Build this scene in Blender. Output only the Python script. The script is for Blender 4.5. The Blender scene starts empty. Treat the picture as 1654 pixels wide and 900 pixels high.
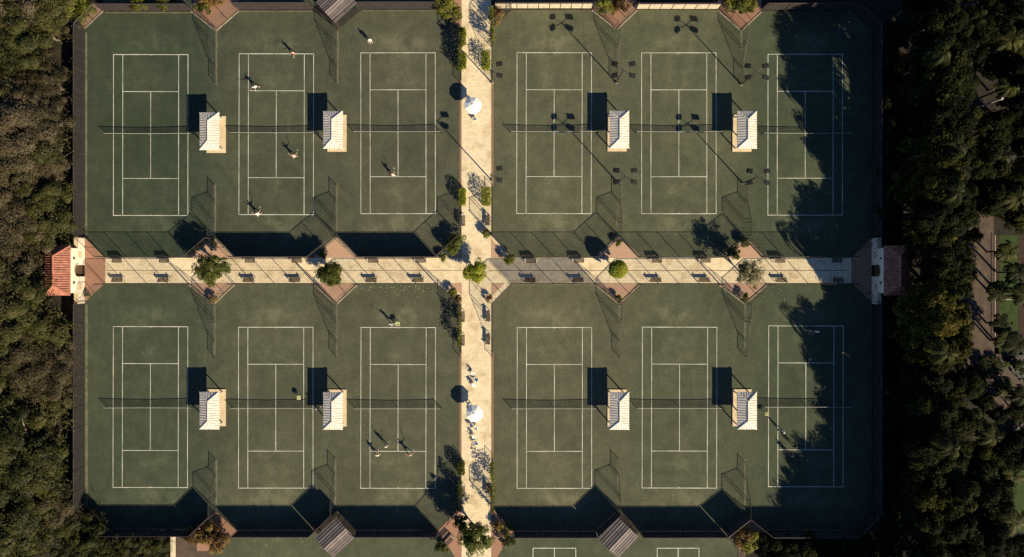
import bpy, bmesh, math, random
import numpy as np
from mathutils import Vector, Matrix

R = math.radians
random.seed(7)
RNG = np.random.default_rng(11)
SC = bpy.context.scene
COL = SC.collection

# ------------------------------------------------------------------ measures
S = 0.0912            # metres to one unit of the site plan (the plan is drawn in photo pixels)
CAM_H = 115.0
def P(px, py, z=0.0):
    """site plan -> world, on the ground"""
    return Vector(((px - 827) * S, -(py - 450) * S, z))
def A(px, py, h):
    """where a thing seen at px,py stands when the point seen is h metres up"""
    k = (CAM_H - h) / CAM_H
    return Vector(((px - 827) * S * k, -(py - 450) * S * k, 0.0))

SUN_EL, SUN_AZ = R(31.0), R(137.5)     # azimuth clockwise from north (+y)
SUN_DIR = Vector((math.sin(SUN_AZ) * math.cos(SUN_EL), math.cos(SUN_AZ) * math.cos(SUN_EL), math.sin(SUN_EL)))

# ------------------------------------------------------------------ helpers
def tag(o, label=None, cat=None, group=None, kind=None):
    if label: o['label'] = label
    if cat: o['category'] = cat
    if group: o['group'] = group
    if kind: o['kind'] = kind
    return o

def empty(name, loc, label, cat, group=None, rz=0.0):
    o = bpy.data.objects.new(name, None)
    COL.objects.link(o)
    o.location = loc
    o.rotation_euler = (0, 0, rz)
    o.empty_display_size = 0.3
    return tag(o, label, cat, group)

def link(name, me, parent=None, loc=None, rz=None, mat=None):
    o = bpy.data.objects.new(name, me)
    COL.objects.link(o)
    if parent is not None: o.parent = parent
    if loc is not None: o.location = loc
    if rz is not None: o.rotation_euler = (0, 0, rz)
    return o

def kids(o):
    return [c for c in bpy.data.objects if c.parent == o]

def copy_tree(o, children):
    """a copy of a thing with copies of its parts (children: nested list built by tree_of)"""
    c = o.copy(); COL.objects.link(c)
    for ch, sub in children:
        d = copy_tree(ch, sub); d.parent = c
    return c
def tree_of(o):
    return [(c, tree_of(c)) for c in kids(o)]

class MB:
    def __init__(self): self.v = []; self.f = []; self.m = []; self.uv = []
    def add(self, vs, fs, m=0, uvs=None):
        b = len(self.v)
        self.v += [tuple(x) for x in vs]
        for i, f in enumerate(fs):
            self.f.append([b + k for k in f]); self.m.append(m)
            self.uv.append(uvs[i] if uvs else None)
        return self
    def box(self, c, s, rz=0.0, m=0, M=None):
        x, y, z = s[0] / 2, s[1] / 2, s[2] / 2
        vs = [Vector((i * x, j * y, k * z)) for i in (-1, 1) for j in (-1, 1) for k in (-1, 1)]
        if M is None: M = Matrix.Rotation(rz, 3, 'Z')
        vs = [M @ v + Vector(c) for v in vs]
        return self.add(vs, [(0, 1, 3, 2), (4, 6, 7, 5), (0, 4, 5, 1), (2, 3, 7, 6), (0, 2, 6, 4), (1, 5, 7, 3)], m)
    def tube(self, p, q, r0, r1=None, n=8, m=0, caps=True):
        p, q = Vector(p), Vector(q)
        if r1 is None: r1 = r0
        d = (q - p)
        if d.length < 1e-6: return self
        d.normalize()
        a = d.orthogonal().normalized(); b = d.cross(a)
        vs = []
        for c, r in ((p, r0), (q, r1)):
            for i in range(n):
                t = 2 * math.pi * i / n
                vs.append(c + (a * math.cos(t) + b * math.sin(t)) * r)
        fs = [(i, (i + 1) % n, n + (i + 1) % n, n + i) for i in range(n)]
        if caps: fs += [tuple(range(n - 1, -1, -1)), tuple(range(n, 2 * n))]
        return self.add(vs, fs, m)
    def beam(self, p, q, w, h, m=0):
        """square bar from p to q"""
        p, q = Vector(p), Vector(q); d = (q - p); L = d.length; d.normalize()
        s = d.cross(Vector((0, 0, 1)))
        if s.length < 1e-4: s = Vector((1, 0, 0))
        s.normalize(); u = s.cross(d)
        vs = []
        for c in (p, q):
            for i, j in ((-1, -1), (1, -1), (1, 1), (-1, 1)):
                vs.append(c + s * (i * w / 2) + u * (j * h / 2))
        return self.add(vs, [(0, 1, 2, 3), (7, 6, 5, 4), (0, 4, 5, 1), (1, 5, 6, 2), (2, 6, 7, 3), (3, 7, 4, 0)], m)
    def poly(self, pts, z, m=0):
        vs = [(p[0], p[1], z) for p in pts]
        area = sum(vs[i][0] * vs[(i + 1) % len(vs)][1] - vs[(i + 1) % len(vs)][0] * vs[i][1] for i in range(len(vs)))
        idx = list(range(len(vs)))
        if area < 0: idx.reverse()
        return self.add(vs, [tuple(idx)], m)
    def mesh(self, name, mats, smooth=False):
        me = bpy.data.meshes.new(name)
        me.from_pydata(self.v, [], self.f)
        for mt in (mats if isinstance(mats, (list, tuple)) else [mats]): me.materials.append(mt)
        me.polygons.foreach_set('material_index', self.m)
        if any(u for u in self.uv):
            lay = me.uv_layers.new(name='UVMap')
            k = 0
            for fi, f in enumerate(self.f):
                for j in range(len(f)):
                    lay.data[k].uv = self.uv[fi][j] if self.uv[fi] else (0, 0)
                    k += 1
        if smooth: me.polygons.foreach_set('use_smooth', [True] * len(self.f))
        me.update()
        return me
    def obj(self, name, mats, parent=None, loc=None, rz=None, smooth=False):
        return link(name, self.mesh(name, mats, smooth), parent, loc, rz)

# ------------------------------------------------------------------ materials
def new_mat(name):
    m = bpy.data.materials.new(name); m.use_nodes = True
    nt = m.node_tree
    b = nt.nodes['Principled BSDF']
    return m, nt, b
def N(nt, t, **kw):
    n = nt.nodes.new(t)
    for k, v in kw.items(): setattr(n, k, v)
    return n
def ramp(nt, stops):
    r = nt.nodes.new('ShaderNodeValToRGB')
    e = r.color_ramp.elements
    while len(e) > 1: e.remove(e[-1])
    e[0].position = stops[0][0]; e[0].color = (*stops[0][1], 1)
    for p, c in stops[1:]:
        x = e.new(p); x.color = (*c, 1)
    return r
def mixc(nt, a, b, fac, mode='MIX'):
    n = nt.nodes.new('ShaderNodeMix'); n.data_type = 'RGBA'; n.blend_type = mode
    for s, v in ((0, fac), (6, a), (7, b)):
        if hasattr(v, 'links') or hasattr(v, 'is_output'): nt.links.new(v, n.inputs[s])
        elif isinstance(v, (int, float)): n.inputs[s].default_value = v
        else: n.inputs[s].default_value = (*v, 1)
    return n.outputs[2]
def math_n(nt, op, a, b=None, c=None):
    n = nt.nodes.new('ShaderNodeMath'); n.operation = op
    for i, v in enumerate((a, b, c)):
        if v is None: continue
        if isinstance(v, (int, float)): n.inputs[i].default_value = v
        else: nt.links.new(v, n.inputs[i])
    return n.outputs[0]
def noise(nt, vec, scale, detail=4, rough=0.55):
    n = nt.nodes.new('ShaderNodeTexNoise'); n.inputs['Scale'].default_value = scale
    n.inputs['Detail'].default_value = detail; n.inputs['Roughness'].default_value = rough
    if vec is not None: nt.links.new(vec, n.inputs['Vector'])
    return n.outputs[0]
def bump(nt, b, h, strength=0.3, dist=0.02):
    n = nt.nodes.new('ShaderNodeBump'); n.inputs['Strength'].default_value = strength; n.inputs['Distance'].default_value = dist
    nt.links.new(h, n.inputs['Height']); nt.links.new(n.outputs[0], b.inputs['Normal'])

def plain(name, col, rough=0.6, var=0.15, scale=3.0, metal=0.0, spec=0.3):
    m, nt, b = new_mat(name)
    tc = N(nt, 'ShaderNodeNewGeometry')
    f = noise(nt, tc.outputs['Position'], scale, 5, 0.6)
    lo = tuple(c * (1 - var) for c in col); hi = tuple(min(1, c * (1 + var)) for c in col)
    r = ramp(nt, [(0.3, lo), (0.7, hi)])
    nt.links.new(f, r.inputs[0]); nt.links.new(r.outputs[0], b.inputs['Base Color'])
    b.inputs['Roughness'].default_value = rough; b.inputs['Metallic'].default_value = metal
    b.inputs['Specular IOR Level'].default_value = spec
    return m

def foliage(name, stops, trans=0.25, rough=0.55, spec=0.12):
    m, nt, b = new_mat(name)
    g = N(nt, 'ShaderNodeNewGeometry')
    oi = N(nt, 'ShaderNodeObjectInfo')
    tc = N(nt, 'ShaderNodeTexCoord')
    n1 = math_n(nt, 'MULTIPLY_ADD', noise(nt, tc.outputs['Object'], 0.75, 3), 1.7, -0.35)
    f = math_n(nt, 'MULTIPLY', g.outputs['Random Per Island'], 0.26)
    f = math_n(nt, 'ADD', f, math_n(nt, 'MULTIPLY', n1, 0.74))
    f = math_n(nt, 'ADD', f, math_n(nt, 'MULTIPLY', math_n(nt, 'SUBTRACT', oi.outputs['Random'], 0.5), 0.35))
    r = ramp(nt, stops)
    nt.links.new(f, r.inputs[0])
    nt.links.new(r.outputs[0], b.inputs['Base Color'])
    b.inputs['Roughness'].default_value = rough
    b.inputs['Specular IOR Level'].default_value = spec
    t = N(nt, 'ShaderNodeBsdfTranslucent')
    nt.links.new(r.outputs[0], t.inputs['Color'])
    mx = N(nt, 'ShaderNodeMixShader'); mx.inputs[0].default_value = trans
    out = nt.nodes['Material Output']
    nt.links.new(b.outputs[0], mx.inputs[1]); nt.links.new(t.outputs[0], mx.inputs[2]); nt.links.new(mx.outputs[0], out.inputs[0])
    return m

def court_mat(name, tint, px0, period, yc, vignette=()):
    """green crushed-stone court: grain, drag-brush sweeps, worn pale patches behind each baseline (plan position px0, spacing period, centre line yc)"""
    m, nt, b = new_mat(name)
    g = N(nt, 'ShaderNodeNewGeometry')
    pos = g.outputs['Position']
    sep = N(nt, 'ShaderNodeSeparateXYZ'); nt.links.new(pos, sep.inputs[0])
    X, Y = sep.outputs[0], sep.outputs[1]
    big = noise(nt, pos, 0.075, 3, 0.5)
    mid = noise(nt, pos, 0.5, 6, 0.62)
    fine = noise(nt, pos, 3.6, 6, 0.7)
    # fold x about the courts' axes
    u = math_n(nt, 'SUBTRACT', X, (px0 - 827) * S - period * S / 2)
    u = math_n(nt, 'SUBTRACT', math_n(nt, 'MODULO', math_n(nt, 'ADD', u, period * S * 20), period * S), period * S / 2)
    v = math_n(nt, 'ABSOLUTE', math_n(nt, 'SUBTRACT', Y, -(yc - 450) * S))
    # worn ellipses
    e1 = math_n(nt, 'POWER', math_n(nt, 'DIVIDE', u, 3.6), 2)
    e2 = math_n(nt, 'POWER', math_n(nt, 'DIVIDE', math_n(nt, 'SUBTRACT', v, 13.4), 1.5), 2)
    w = math_n(nt, 'EXPONENT', math_n(nt, 'MULTIPLY', math_n(nt, 'ADD', e1, e2), -1))
    e3 = math_n(nt, 'POWER', math_n(nt, 'DIVIDE', u, 2.6), 2)
    e4 = math_n(nt, 'POWER', math_n(nt, 'DIVIDE', math_n(nt, 'SUBTRACT', v, 8.2), 2.6), 2)
    w2 = math_n(nt, 'EXPONENT', math_n(nt, 'MULTIPLY', math_n(nt, 'ADD', e3, e4), -1))
    w = math_n(nt, 'ADD', w, math_n(nt, 'MULTIPLY', w2, 0.45))
    w = math_n(nt, 'MULTIPLY', w, math_n(nt, 'MULTIPLY_ADD', mid, 2.6, -0.62))
    w = math_n(nt, 'MAXIMUM', w, 0.0)
    # brush sweeps: long soft streaks down the court
    cmb = N(nt, 'ShaderNodeCombineXYZ')
    nt.links.new(math_n(nt, 'ADD', X, math_n(nt, 'MULTIPLY', big, 14.0)), cmb.inputs[0]); nt.links.new(math_n(nt, 'MULTIPLY', Y, 0.06), cmb.inputs[1])
    st = noise(nt, cmb.outputs[0], 1.3, 4, 0.6)
    cmb2 = N(nt, 'ShaderNodeCombineXYZ')
    nt.links.new(math_n(nt, 'MULTIPLY', X, 0.10), cmb2.inputs[0]); nt.links.new(math_n(nt, 'ADD', Y, math_n(nt, 'MULTIPLY', big, 18.0)), cmb2.inputs[1])
    st2 = noise(nt, cmb2.outputs[0], 1.1, 3, 0.6)
    val = math_n(nt, 'ADD', math_n(nt, 'MULTIPLY', big, 0.60), math_n(nt, 'MULTIPLY', mid, 0.8))
    val = math_n(nt, 'ADD', val, math_n(nt, 'MULTIPLY', fine, 1.0))
    val = math_n(nt, 'ADD', val, math_n(nt, 'MULTIPLY', st, 0.36))
    val = math_n(nt, 'ADD', val, math_n(nt, 'MULTIPLY', st2, 0.22))
    val = math_n(nt, 'ADD', val, math_n(nt, 'MULTIPLY', w, 0.44))
    val = math_n(nt, 'SUBTRACT', val, 0.91)
    t = tint
    r = ramp(nt, [(0.30, (t[0] * 0.60, t[1] * 0.64, t[2] * 0.66)), (0.58, t), (0.80, (t[0] * 1.42, t[1] * 1.34, t[2] * 1.28)), (1.0, (t[0] * 2.1, t[1] * 1.85, t[2] * 1.8))])
    nt.links.new(val, r.inputs[0])
    # reddish-brown undertone in places
    br = mixc(nt, r.outputs[0], (t[0] * 1.30, t[1] * 0.98, t[2] * 0.95), math_n(nt, 'MULTIPLY', noise(nt, pos, 0.16, 4, 0.6), 0.5))
    # lens vignette put into the colour: court tone darkens outwards across the dividers
    if vignette:
        k = vignette[0]; tone = None
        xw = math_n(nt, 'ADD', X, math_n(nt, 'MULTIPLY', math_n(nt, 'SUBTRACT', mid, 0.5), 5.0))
        for bx, a0, a1 in vignette:
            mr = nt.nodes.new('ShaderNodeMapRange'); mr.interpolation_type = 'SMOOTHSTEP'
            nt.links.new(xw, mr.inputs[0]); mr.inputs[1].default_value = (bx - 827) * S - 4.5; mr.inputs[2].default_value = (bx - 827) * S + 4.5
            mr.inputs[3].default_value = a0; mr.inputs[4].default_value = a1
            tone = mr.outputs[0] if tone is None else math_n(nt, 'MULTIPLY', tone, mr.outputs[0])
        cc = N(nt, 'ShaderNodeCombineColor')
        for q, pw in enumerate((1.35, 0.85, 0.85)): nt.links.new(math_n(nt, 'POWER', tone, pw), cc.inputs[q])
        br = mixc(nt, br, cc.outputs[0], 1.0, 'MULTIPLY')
    nt.links.new(br, b.inputs['Base Color'])
    b.inputs['Roughness'].default_value = 0.9; b.inputs['Specular IOR Level'].default_value = 0.12
    bump(nt, b, fine, 0.25, 0.02)
    return m

def paver_mat(name, col, dark, bw, bh, mortar, stain=0.5, joint=0.02):
    m, nt, b = new_mat(name)
    g = N(nt, 'ShaderNodeNewGeometry'); pos = g.outputs['Position']
    br = N(nt, 'ShaderNodeTexBrick')
    nt.links.new(pos, br.inputs['Vector'])
    br.inputs['Scale'].default_value = 1.0
    br.inputs['Brick Width'].default_value = bw; br.inputs['Row Height'].default_value = bh
    br.inputs['Mortar Size'].default_value = joint
    br.inputs['Color1'].default_value = (*col, 1)
    br.inputs['Color2'].default_value = (*[c * 0.84 for c in col], 1)
    br.inputs['Mortar'].default_value = (*mortar, 1)
    s1 = noise(nt, pos, 0.45, 6, 0.65)
    s2 = noise(nt, pos, 2.2, 6, 0.7)
    rr = ramp(nt, [(0.50, (1, 1, 1)), (0.62, (0.55, 0.55, 0.55)), (0.76, (0, 0, 0))])
    nt.links.new(s1, rr.inputs[0])
    f = math_n(nt, 'MULTIPLY', math_n(nt, 'SUBTRACT', 1.0, rr.outputs[0]), stain)
    c1 = mixc(nt, br.outputs[0], dark, f)
    c2 = mixc(nt, c1, tuple(d * 0.75 for d in dark), math_n(nt, 'MULTIPLY', math_n(nt, 'GREATER_THAN', s2, 0.62), 0.55 * stain))
    nt.links.new(c2, b.inputs['Base Color'])
    b.inputs['Roughness'].default_value = 0.85; b.inputs['Specular IOR Level'].default_value = 0.15
    bump(nt, b, s2, 0.2, 0.01)
    return m

def wire_mat(name, col, pitch, wire):
    """woven wire or netting: the strands are drawn by the surface's own UVs in metres, the holes are open"""
    m, nt, b = new_mat(name)
    uv = N(nt, 'ShaderNodeUVMap')
    sep = N(nt, 'ShaderNodeSeparateXYZ'); nt.links.new(uv.outputs[0], sep.inputs[0])
    a = math_n(nt, 'FRACT', math_n(nt, 'DIVIDE', math_n(nt, 'ADD', sep.outputs[0], sep.outputs[1]), pitch))
    c = math_n(nt, 'FRACT', math_n(nt, 'DIVIDE', math_n(nt, 'ADD', math_n(nt, 'SUBTRACT', sep.outputs[0], sep.outputs[1]), 100.0), pitch))
    k = wire / pitch
    f = math_n(nt, 'MAXIMUM', math_n(nt, 'LESS_THAN', a, k), math_n(nt, 'LESS_THAN', c, k))
    b.inputs['Base Color'].default_value = (*col, 1); b.inputs['Roughness'].default_value = 0.55
    t = N(nt, 'ShaderNodeBsdfTransparent')
    mx = N(nt, 'ShaderNodeMixShader')
    nt.links.new(f, mx.inputs[0]); nt.links.new(t.outputs[0], mx.inputs[1]); nt.links.new(b.outputs[0], mx.inputs[2])
    nt.links.new(mx.outputs[0], nt.nodes['Material Output'].inputs[0])
    return m

M = {}
M['soil'] = plain('leaf_litter_soil', (0.018, 0.0145, 0.010), 0.95, 0.5, 0.7)
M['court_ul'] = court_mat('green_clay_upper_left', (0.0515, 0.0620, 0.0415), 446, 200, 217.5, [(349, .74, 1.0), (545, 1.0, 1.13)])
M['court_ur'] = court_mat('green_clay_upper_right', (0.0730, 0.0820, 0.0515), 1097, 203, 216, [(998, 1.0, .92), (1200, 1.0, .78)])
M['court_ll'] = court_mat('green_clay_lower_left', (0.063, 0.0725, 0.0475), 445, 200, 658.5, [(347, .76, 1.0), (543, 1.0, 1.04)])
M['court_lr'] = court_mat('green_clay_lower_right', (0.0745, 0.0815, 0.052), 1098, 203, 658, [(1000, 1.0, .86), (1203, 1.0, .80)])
M['court_b'] = court_mat('green_clay_bottom_row', (0.0625, 0.0765, 0.0495), 445, 200, 1100)
M['cream'] = paver_mat('cream_pavers', (0.72, 0.60, 0.405), (0.36, 0.26, 0.135), 0.62, 0.31, (0.50, 0.40, 0.27), 1.0)
M['brick'] = paver_mat('red_brick_pavers', (0.35, 0.17, 0.11), (0.24, 0.135, 0.085), 0.24, 0.12, (0.27, 0.18, 0.13), 0.6)
M['brick_pale'] = paver_mat('tan_pink_brick_pavers', (0.46, 0.275, 0.185), (0.30, 0.18, 0.115), 0.24, 0.12, (0.36, 0.25, 0.18), 0.75)
M['edge'] = paver_mat('brick_edging', (0.25, 0.135, 0.085), (0.17, 0.10, 0.065), 0.22, 0.11, (0.2, 0.14, 0.1), 0.5)
M['joint'] = plain('joint_grime', (0.16, 0.12, 0.075), 0.9, 0.35, 1.2)
def worn_lines():
    m, nt, b = new_mat('white_line_tape')
    g = N(nt, 'ShaderNodeNewGeometry')
    n1 = noise(nt, g.outputs['Position'], 0.35, 5, 0.65)
    r = ramp(nt, [(0.30, (0.27, 0.28, 0.21)), (0.50, (0.50, 0.50, 0.42)), (0.64, (0.68, 0.67, 0.59))])
    nt.links.new(n1, r.inputs[0]); nt.links.new(r.outputs[0], b.inputs['Base Color']); b.inputs['Roughness'].default_value = 0.8
    return m
M['lines'] = worn_lines()
M['asphalt'] = plain('mauve_paving', (0.074, 0.053, 0.040), 0.9, 0.35, 0.8)
M['lawn'] = plain('mown_lawn', (0.023, 0.040, 0.005), 0.9, 0.35, 1.5)
M['mulch'] = plain('brown_mulch', (0.035, 0.020, 0.014), 0.95, 0.4, 2.0)
M['kerb'] = plain('pale_concrete_kerb', (0.27, 0.225, 0.16), 0.85, 0.35, 1.1)
M['steel'] = plain('galvanised_steel', (0.16, 0.16, 0.15), 0.45, 0.15, 4, 0.6)
M['dark_steel'] = plain('dark_painted_steel', (0.035, 0.032, 0.03), 0.5, 0.2, 4, 0.2)
M['rail_dark'] = plain('brown_rail_paint', (0.06, 0.042, 0.04), 0.5, 0.2, 3)
M['wire'] = wire_mat('chain_link_wire', (0.050, 0.055, 0.045), 0.05, 0.0055)
M['netting'] = wire_mat('tennis_netting', (0.012, 0.012, 0.014), 0.05, 0.011)
M['tape'] = plain('white_net_tape', (0.46, 0.45, 0.40), 0.7, 0.1, 3)
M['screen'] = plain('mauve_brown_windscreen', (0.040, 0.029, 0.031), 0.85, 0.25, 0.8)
M['screen_dimmed'] = plain('mauve_windscreen_dimmed', (0.0175, 0.0135, 0.015), 0.85, 0.25, 0.8)  # side windscreens: dimming from vignette and oblique view put into the colour
M['strip'] = plain('pale_court_edge_strip', (0.105, 0.102, 0.066), 0.9, 0.35, 0.9)
def sheer(name, col, cover):
    m, nt, b = new_mat(name)
    tc = N(nt, 'ShaderNodeTexCoord')
    f = math_n(nt, 'MULTIPLY_ADD', noise(nt, tc.outputs['Object'], 0.6, 4, 0.6), 0.35, cover - 0.22)
    b.inputs['Base Color'].default_value = (*col, 1); b.inputs['Roughness'].default_value = 0.8
    t = N(nt, 'ShaderNodeBsdfTransparent'); mx = N(nt, 'ShaderNodeMixShader')
    nt.links.new(f, mx.inputs[0]); nt.links.new(t.outputs[0], mx.inputs[1]); nt.links.new(b.outputs[0], mx.inputs[2])
    nt.links.new(mx.outputs[0], nt.nodes['Material Output'].inputs[0])
    return m
M['semi'] = sheer('thin_shade_cloth', (0.055, 0.045, 0.040), 0.70)
M['white_wall'] = plain('cream_painted_panel', (0.52, 0.44, 0.32), 0.75, 0.22, 1.2)
M['stucco'] = plain('cream_white_stucco', (0.74, 0.63, 0.50), 0.8, 0.10, 1.6)
M['tile'] = plain('terracotta_tile', (0.31, 0.128, 0.086), 0.8, 0.45, 1.6)
M['tile_ridge'] = plain('terracotta_ridge_tile', (0.38, 0.14, 0.09), 0.75, 0.25, 3)
M['door'] = plain('brown_timber_door', (0.09, 0.055, 0.03), 0.6, 0.3, 2)
M['slab'] = plain('cream_concrete_slab', (0.56, 0.44, 0.28), 0.85, 0.14, 1.2)
M['white_metal'] = plain('white_roof_metal', (0.66, 0.60, 0.50), 0.55, 0.22, 0.9)
M['seam'] = plain('roof_seam_metal', (0.33, 0.285, 0.26), 0.5, 0.15, 2)
M['mauve_roof'] = plain('grey_mauve_roof', (0.115, 0.095, 0.092), 0.7, 0.22, 1.2)
M['mauve_roof_b'] = plain('grey_mauve_roof_paler', (0.19, 0.155, 0.14), 0.7, 0.22, 1.2)
M['cream_post'] = plain('cream_post_paint', (0.55, 0.47, 0.36), 0.6, 0.12, 3)
M['wood'] = plain('weathered_bench_slats', (0.055, 0.042, 0.036), 0.7, 0.35, 6)
M['bench_white'] = plain('pale_bench_frame', (0.52, 0.46, 0.38), 0.6, 0.12, 5)
M['canvas'] = plain('white_umbrella_canvas', (0.80, 0.78, 0.72), 0.8, 0.06, 2)
M['plastic'] = plain('white_resin', (0.76, 0.74, 0.68), 0.4, 0.06, 3)
M['lamp'] = plain('floodlight_housing', (0.022, 0.021, 0.020), 0.5, 0.2, 4, 0.3)
M['glass'] = plain('lamp_lens', (0.30, 0.32, 0.34), 0.15, 0.05, 3)
M['bark'] = plain('tree_bark', (0.085, 0.062, 0.045), 0.9, 0.35, 4)
M['pale_bark'] = plain('pale_twig_bark', (0.20, 0.16, 0.12), 0.85, 0.3, 4)
M['pole_white'] = plain('pale_light_pole', (0.55, 0.47, 0.42), 0.5, 0.08, 2)
M['rock'] = plain('pale_stone', (0.075, 0.070, 0.062), 0.9, 0.45, 2.5)
M['skin_a'] = plain('skin_light', (0.48, 0.28, 0.20), 0.5, 0.08, 9)
M['skin_b'] = plain('skin_tan', (0.30, 0.16, 0.10), 0.5, 0.08, 9)
M['hair_dark'] = plain('dark_hair', (0.025, 0.018, 0.012), 0.6, 0.2, 12)
M['hair_blond'] = plain('fair_hair', (0.30, 0.20, 0.09), 0.6, 0.2, 12)
M['cap_white'] = plain('white_cap', (0.78, 0.77, 0.74), 0.7, 0.05, 6)
M['eye'] = plain('eye_dark', (0.02, 0.015, 0.012), 0.2, 0.1, 9)
M['cloth_white'] = plain('white_sports_cloth', (0.80, 0.79, 0.75), 0.8, 0.06, 8)
M['cloth_pink'] = plain('pink_sports_cloth', (0.62, 0.36, 0.30), 0.8, 0.1, 8)
M['cloth_yellow'] = plain('pale_yellow_cloth', (0.66, 0.62, 0.36), 0.8, 0.1, 8)
M['cloth_dark'] = plain('dark_sports_cloth', (0.022, 0.022, 0.028), 0.8, 0.2, 8)
M['cloth_grey'] = plain('grey_sports_cloth', (0.24, 0.24, 0.25), 0.8, 0.1, 8)
M['ball'] = plain('tennis_ball_felt', (0.56, 0.57, 0.27), 0.9, 0.08, 20)
M['racket'] = plain('racket_frame', (0.05, 0.05, 0.06), 0.3, 0.1, 9)

M['lf_olive'] = foliage('olive_brown_foliage', [(0.2, (0.015, 0.0125, 0.007)), (0.42, (0.045, 0.038, 0.0165)), (0.60, (0.072, 0.057, 0.030)), (0.85, (0.105, 0.080, 0.050))], 0.2)
M['lf_green'] = foliage('olive_green_foliage', [(0.22, (0.013, 0.0144, 0.005)), (0.45, (0.0374, 0.0403, 0.0108)), (0.65, (0.059, 0.0562, 0.0158)), (0.85, (0.09, 0.0792, 0.0288))], 0.2)
M['lf_dark'] = foliage('dark_broad_foliage', [(0.2, (0.0020, 0.0032, 0.0012)), (0.50, (0.0075, 0.0105, 0.0026)), (0.70, (0.017, 0.0195, 0.0042)), (0.84, (0.045, 0.044, 0.008)), (0.96, (0.11, 0.10, 0.018))], 0.2, 0.7, 0.05)
M['lf_moss'] = foliage('mossy_gold_foliage', [(0.2, (0.005, 0.006, 0.0014)), (0.45, (0.021, 0.0215, 0.004)), (0.70, (0.048, 0.043, 0.008)), (0.90, (0.095, 0.08, 0.017))], 0.2, 0.7, 0.05)
M['lf_yellow'] = foliage('yellow_green_foliage', [(0.22, (0.030, 0.036, 0.006)), (0.5, (0.10, 0.105, 0.014)), (0.8, (0.21, 0.19, 0.030))], 0.25)
M['lf_shrub'] = foliage('shrub_foliage', [(0.22, (0.022, 0.030, 0.005)), (0.5, (0.068, 0.082, 0.013)), (0.8, (0.16, 0.155, 0.030))], 0.22)
M['lf_silver'] = foliage('silvery_olive_foliage', [(0.2, (0.030, 0.032, 0.012)), (0.5, (0.085, 0.080, 0.034)), (0.8, (0.20, 0.18, 0.095))], 0.2)
M['lf_rust'] = foliage('rust_red_foliage', [(0.2, (0.045, 0.026, 0.010)), (0.42, (0.16, 0.085, 0.030)), (0.6, (0.19, 0.15, 0.028)), (0.85, (0.30, 0.14, 0.075))], 0.2)
M['lf_palm'] = foliage('palm_frond_green', [(0.25, (0.0063, 0.0081, 0.0018)), (0.55, (0.0234, 0.0279, 0.0054)), (0.88, (0.0765, 0.072, 0.0117))], 0.2, 0.6)
M['lf_lime'] = foliage('lime_hedge_foliage', [(0.2, (0.060, 0.078, 0.006)), (0.5, (0.17, 0.19, 0.013)), (0.85, (0.31, 0.31, 0.035))], 0.25)

# ------------------------------------------------------------------ setting: ground sheets
def sheet(name, mat, polys, z):
    mb = MB()
    for poly in polys:
        mb.poly([P(x, y) for x, y in poly], z)
    o = mb.obj(name, mat)
    return tag(o, kind='structure')

sheet('ground', M['soil'], [[(-12000, -12000), (14000, -12000), (14000, 12000), (-12000, 12000)]], 0.0)

UL = [(137, 48), (168, 19), (312, 19), (349, 48), (385, 17), (505, 17), (545, 48), (584, 16), (706, 16), (743.5, 45), (743.5, 381), (706, 416), (578, 416), (544, 384), (505, 416), (379, 416), (345.5, 385), (309, 416), (169, 416), (137, 384)]
UR = [(795.5, 45), (826, 16), (957, 16), (996, 46), (1028, 16), (1160, 16), (1197, 48), (1230, 18), (1374, 18), (1408, 48), (1408, 384), (1375, 416), (1230, 416), (1204, 386), (1166, 416), (1031, 416), (1000, 384), (964, 416), (826, 416), (795.5, 380)]
LL = [(137, 488), (169, 458), (306, 458), (346, 489), (378, 458), (510, 458), (543, 490), (575, 458), (706, 458), (743.5, 490), (743.5, 817), (708, 856), (577, 856), (541, 824), (508, 855), (383, 857), (349, 827), (318, 855), (168, 855), (137, 821)]
LR = [(795.5, 488), (825, 458), (963, 458), (1000, 489), (1031, 458), (1163, 458), (1203, 489), (1237, 458), (1375, 458), (1408, 488), (1408, 822), (1376, 857), (1237, 857), (1203, 830), (1168, 857), (1033, 857), (998, 824), (963, 857), (829, 857), (795.5, 817)]
sheet('court_surface', M['court_ul'], [UL], 0.020)
sheet('court_surface', M['court_ur'], [UR], 0.020)
sheet('court_surface', M['court_ll'], [LL], 0.020)
sheet('court_surface', M['court_lr'], [LR], 0.020)
sheet('court_surface', M['court_b'], [[(383, 858.5), (508, 858.5), (541, 885), (577, 858.5), (708, 858.5), (743, 905), (743, 1180), (345, 1180), (345, 892)],
                                       [(800, 905), (829, 859.5), (963, 859.5), (998, 885), (1033, 859.5), (1168, 859.5), (1191, 885), (1191, 1180), (800, 1180)]], 0.020)
sheet('court_surface', M['court_b'], [[(168, 15), (312, 15), (349, -8), (385, 13), (505, 13), (545, -8), (584, 12), (706, 12), (738, -8), (738, -120), (160, -120)]], 0.018)
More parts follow.
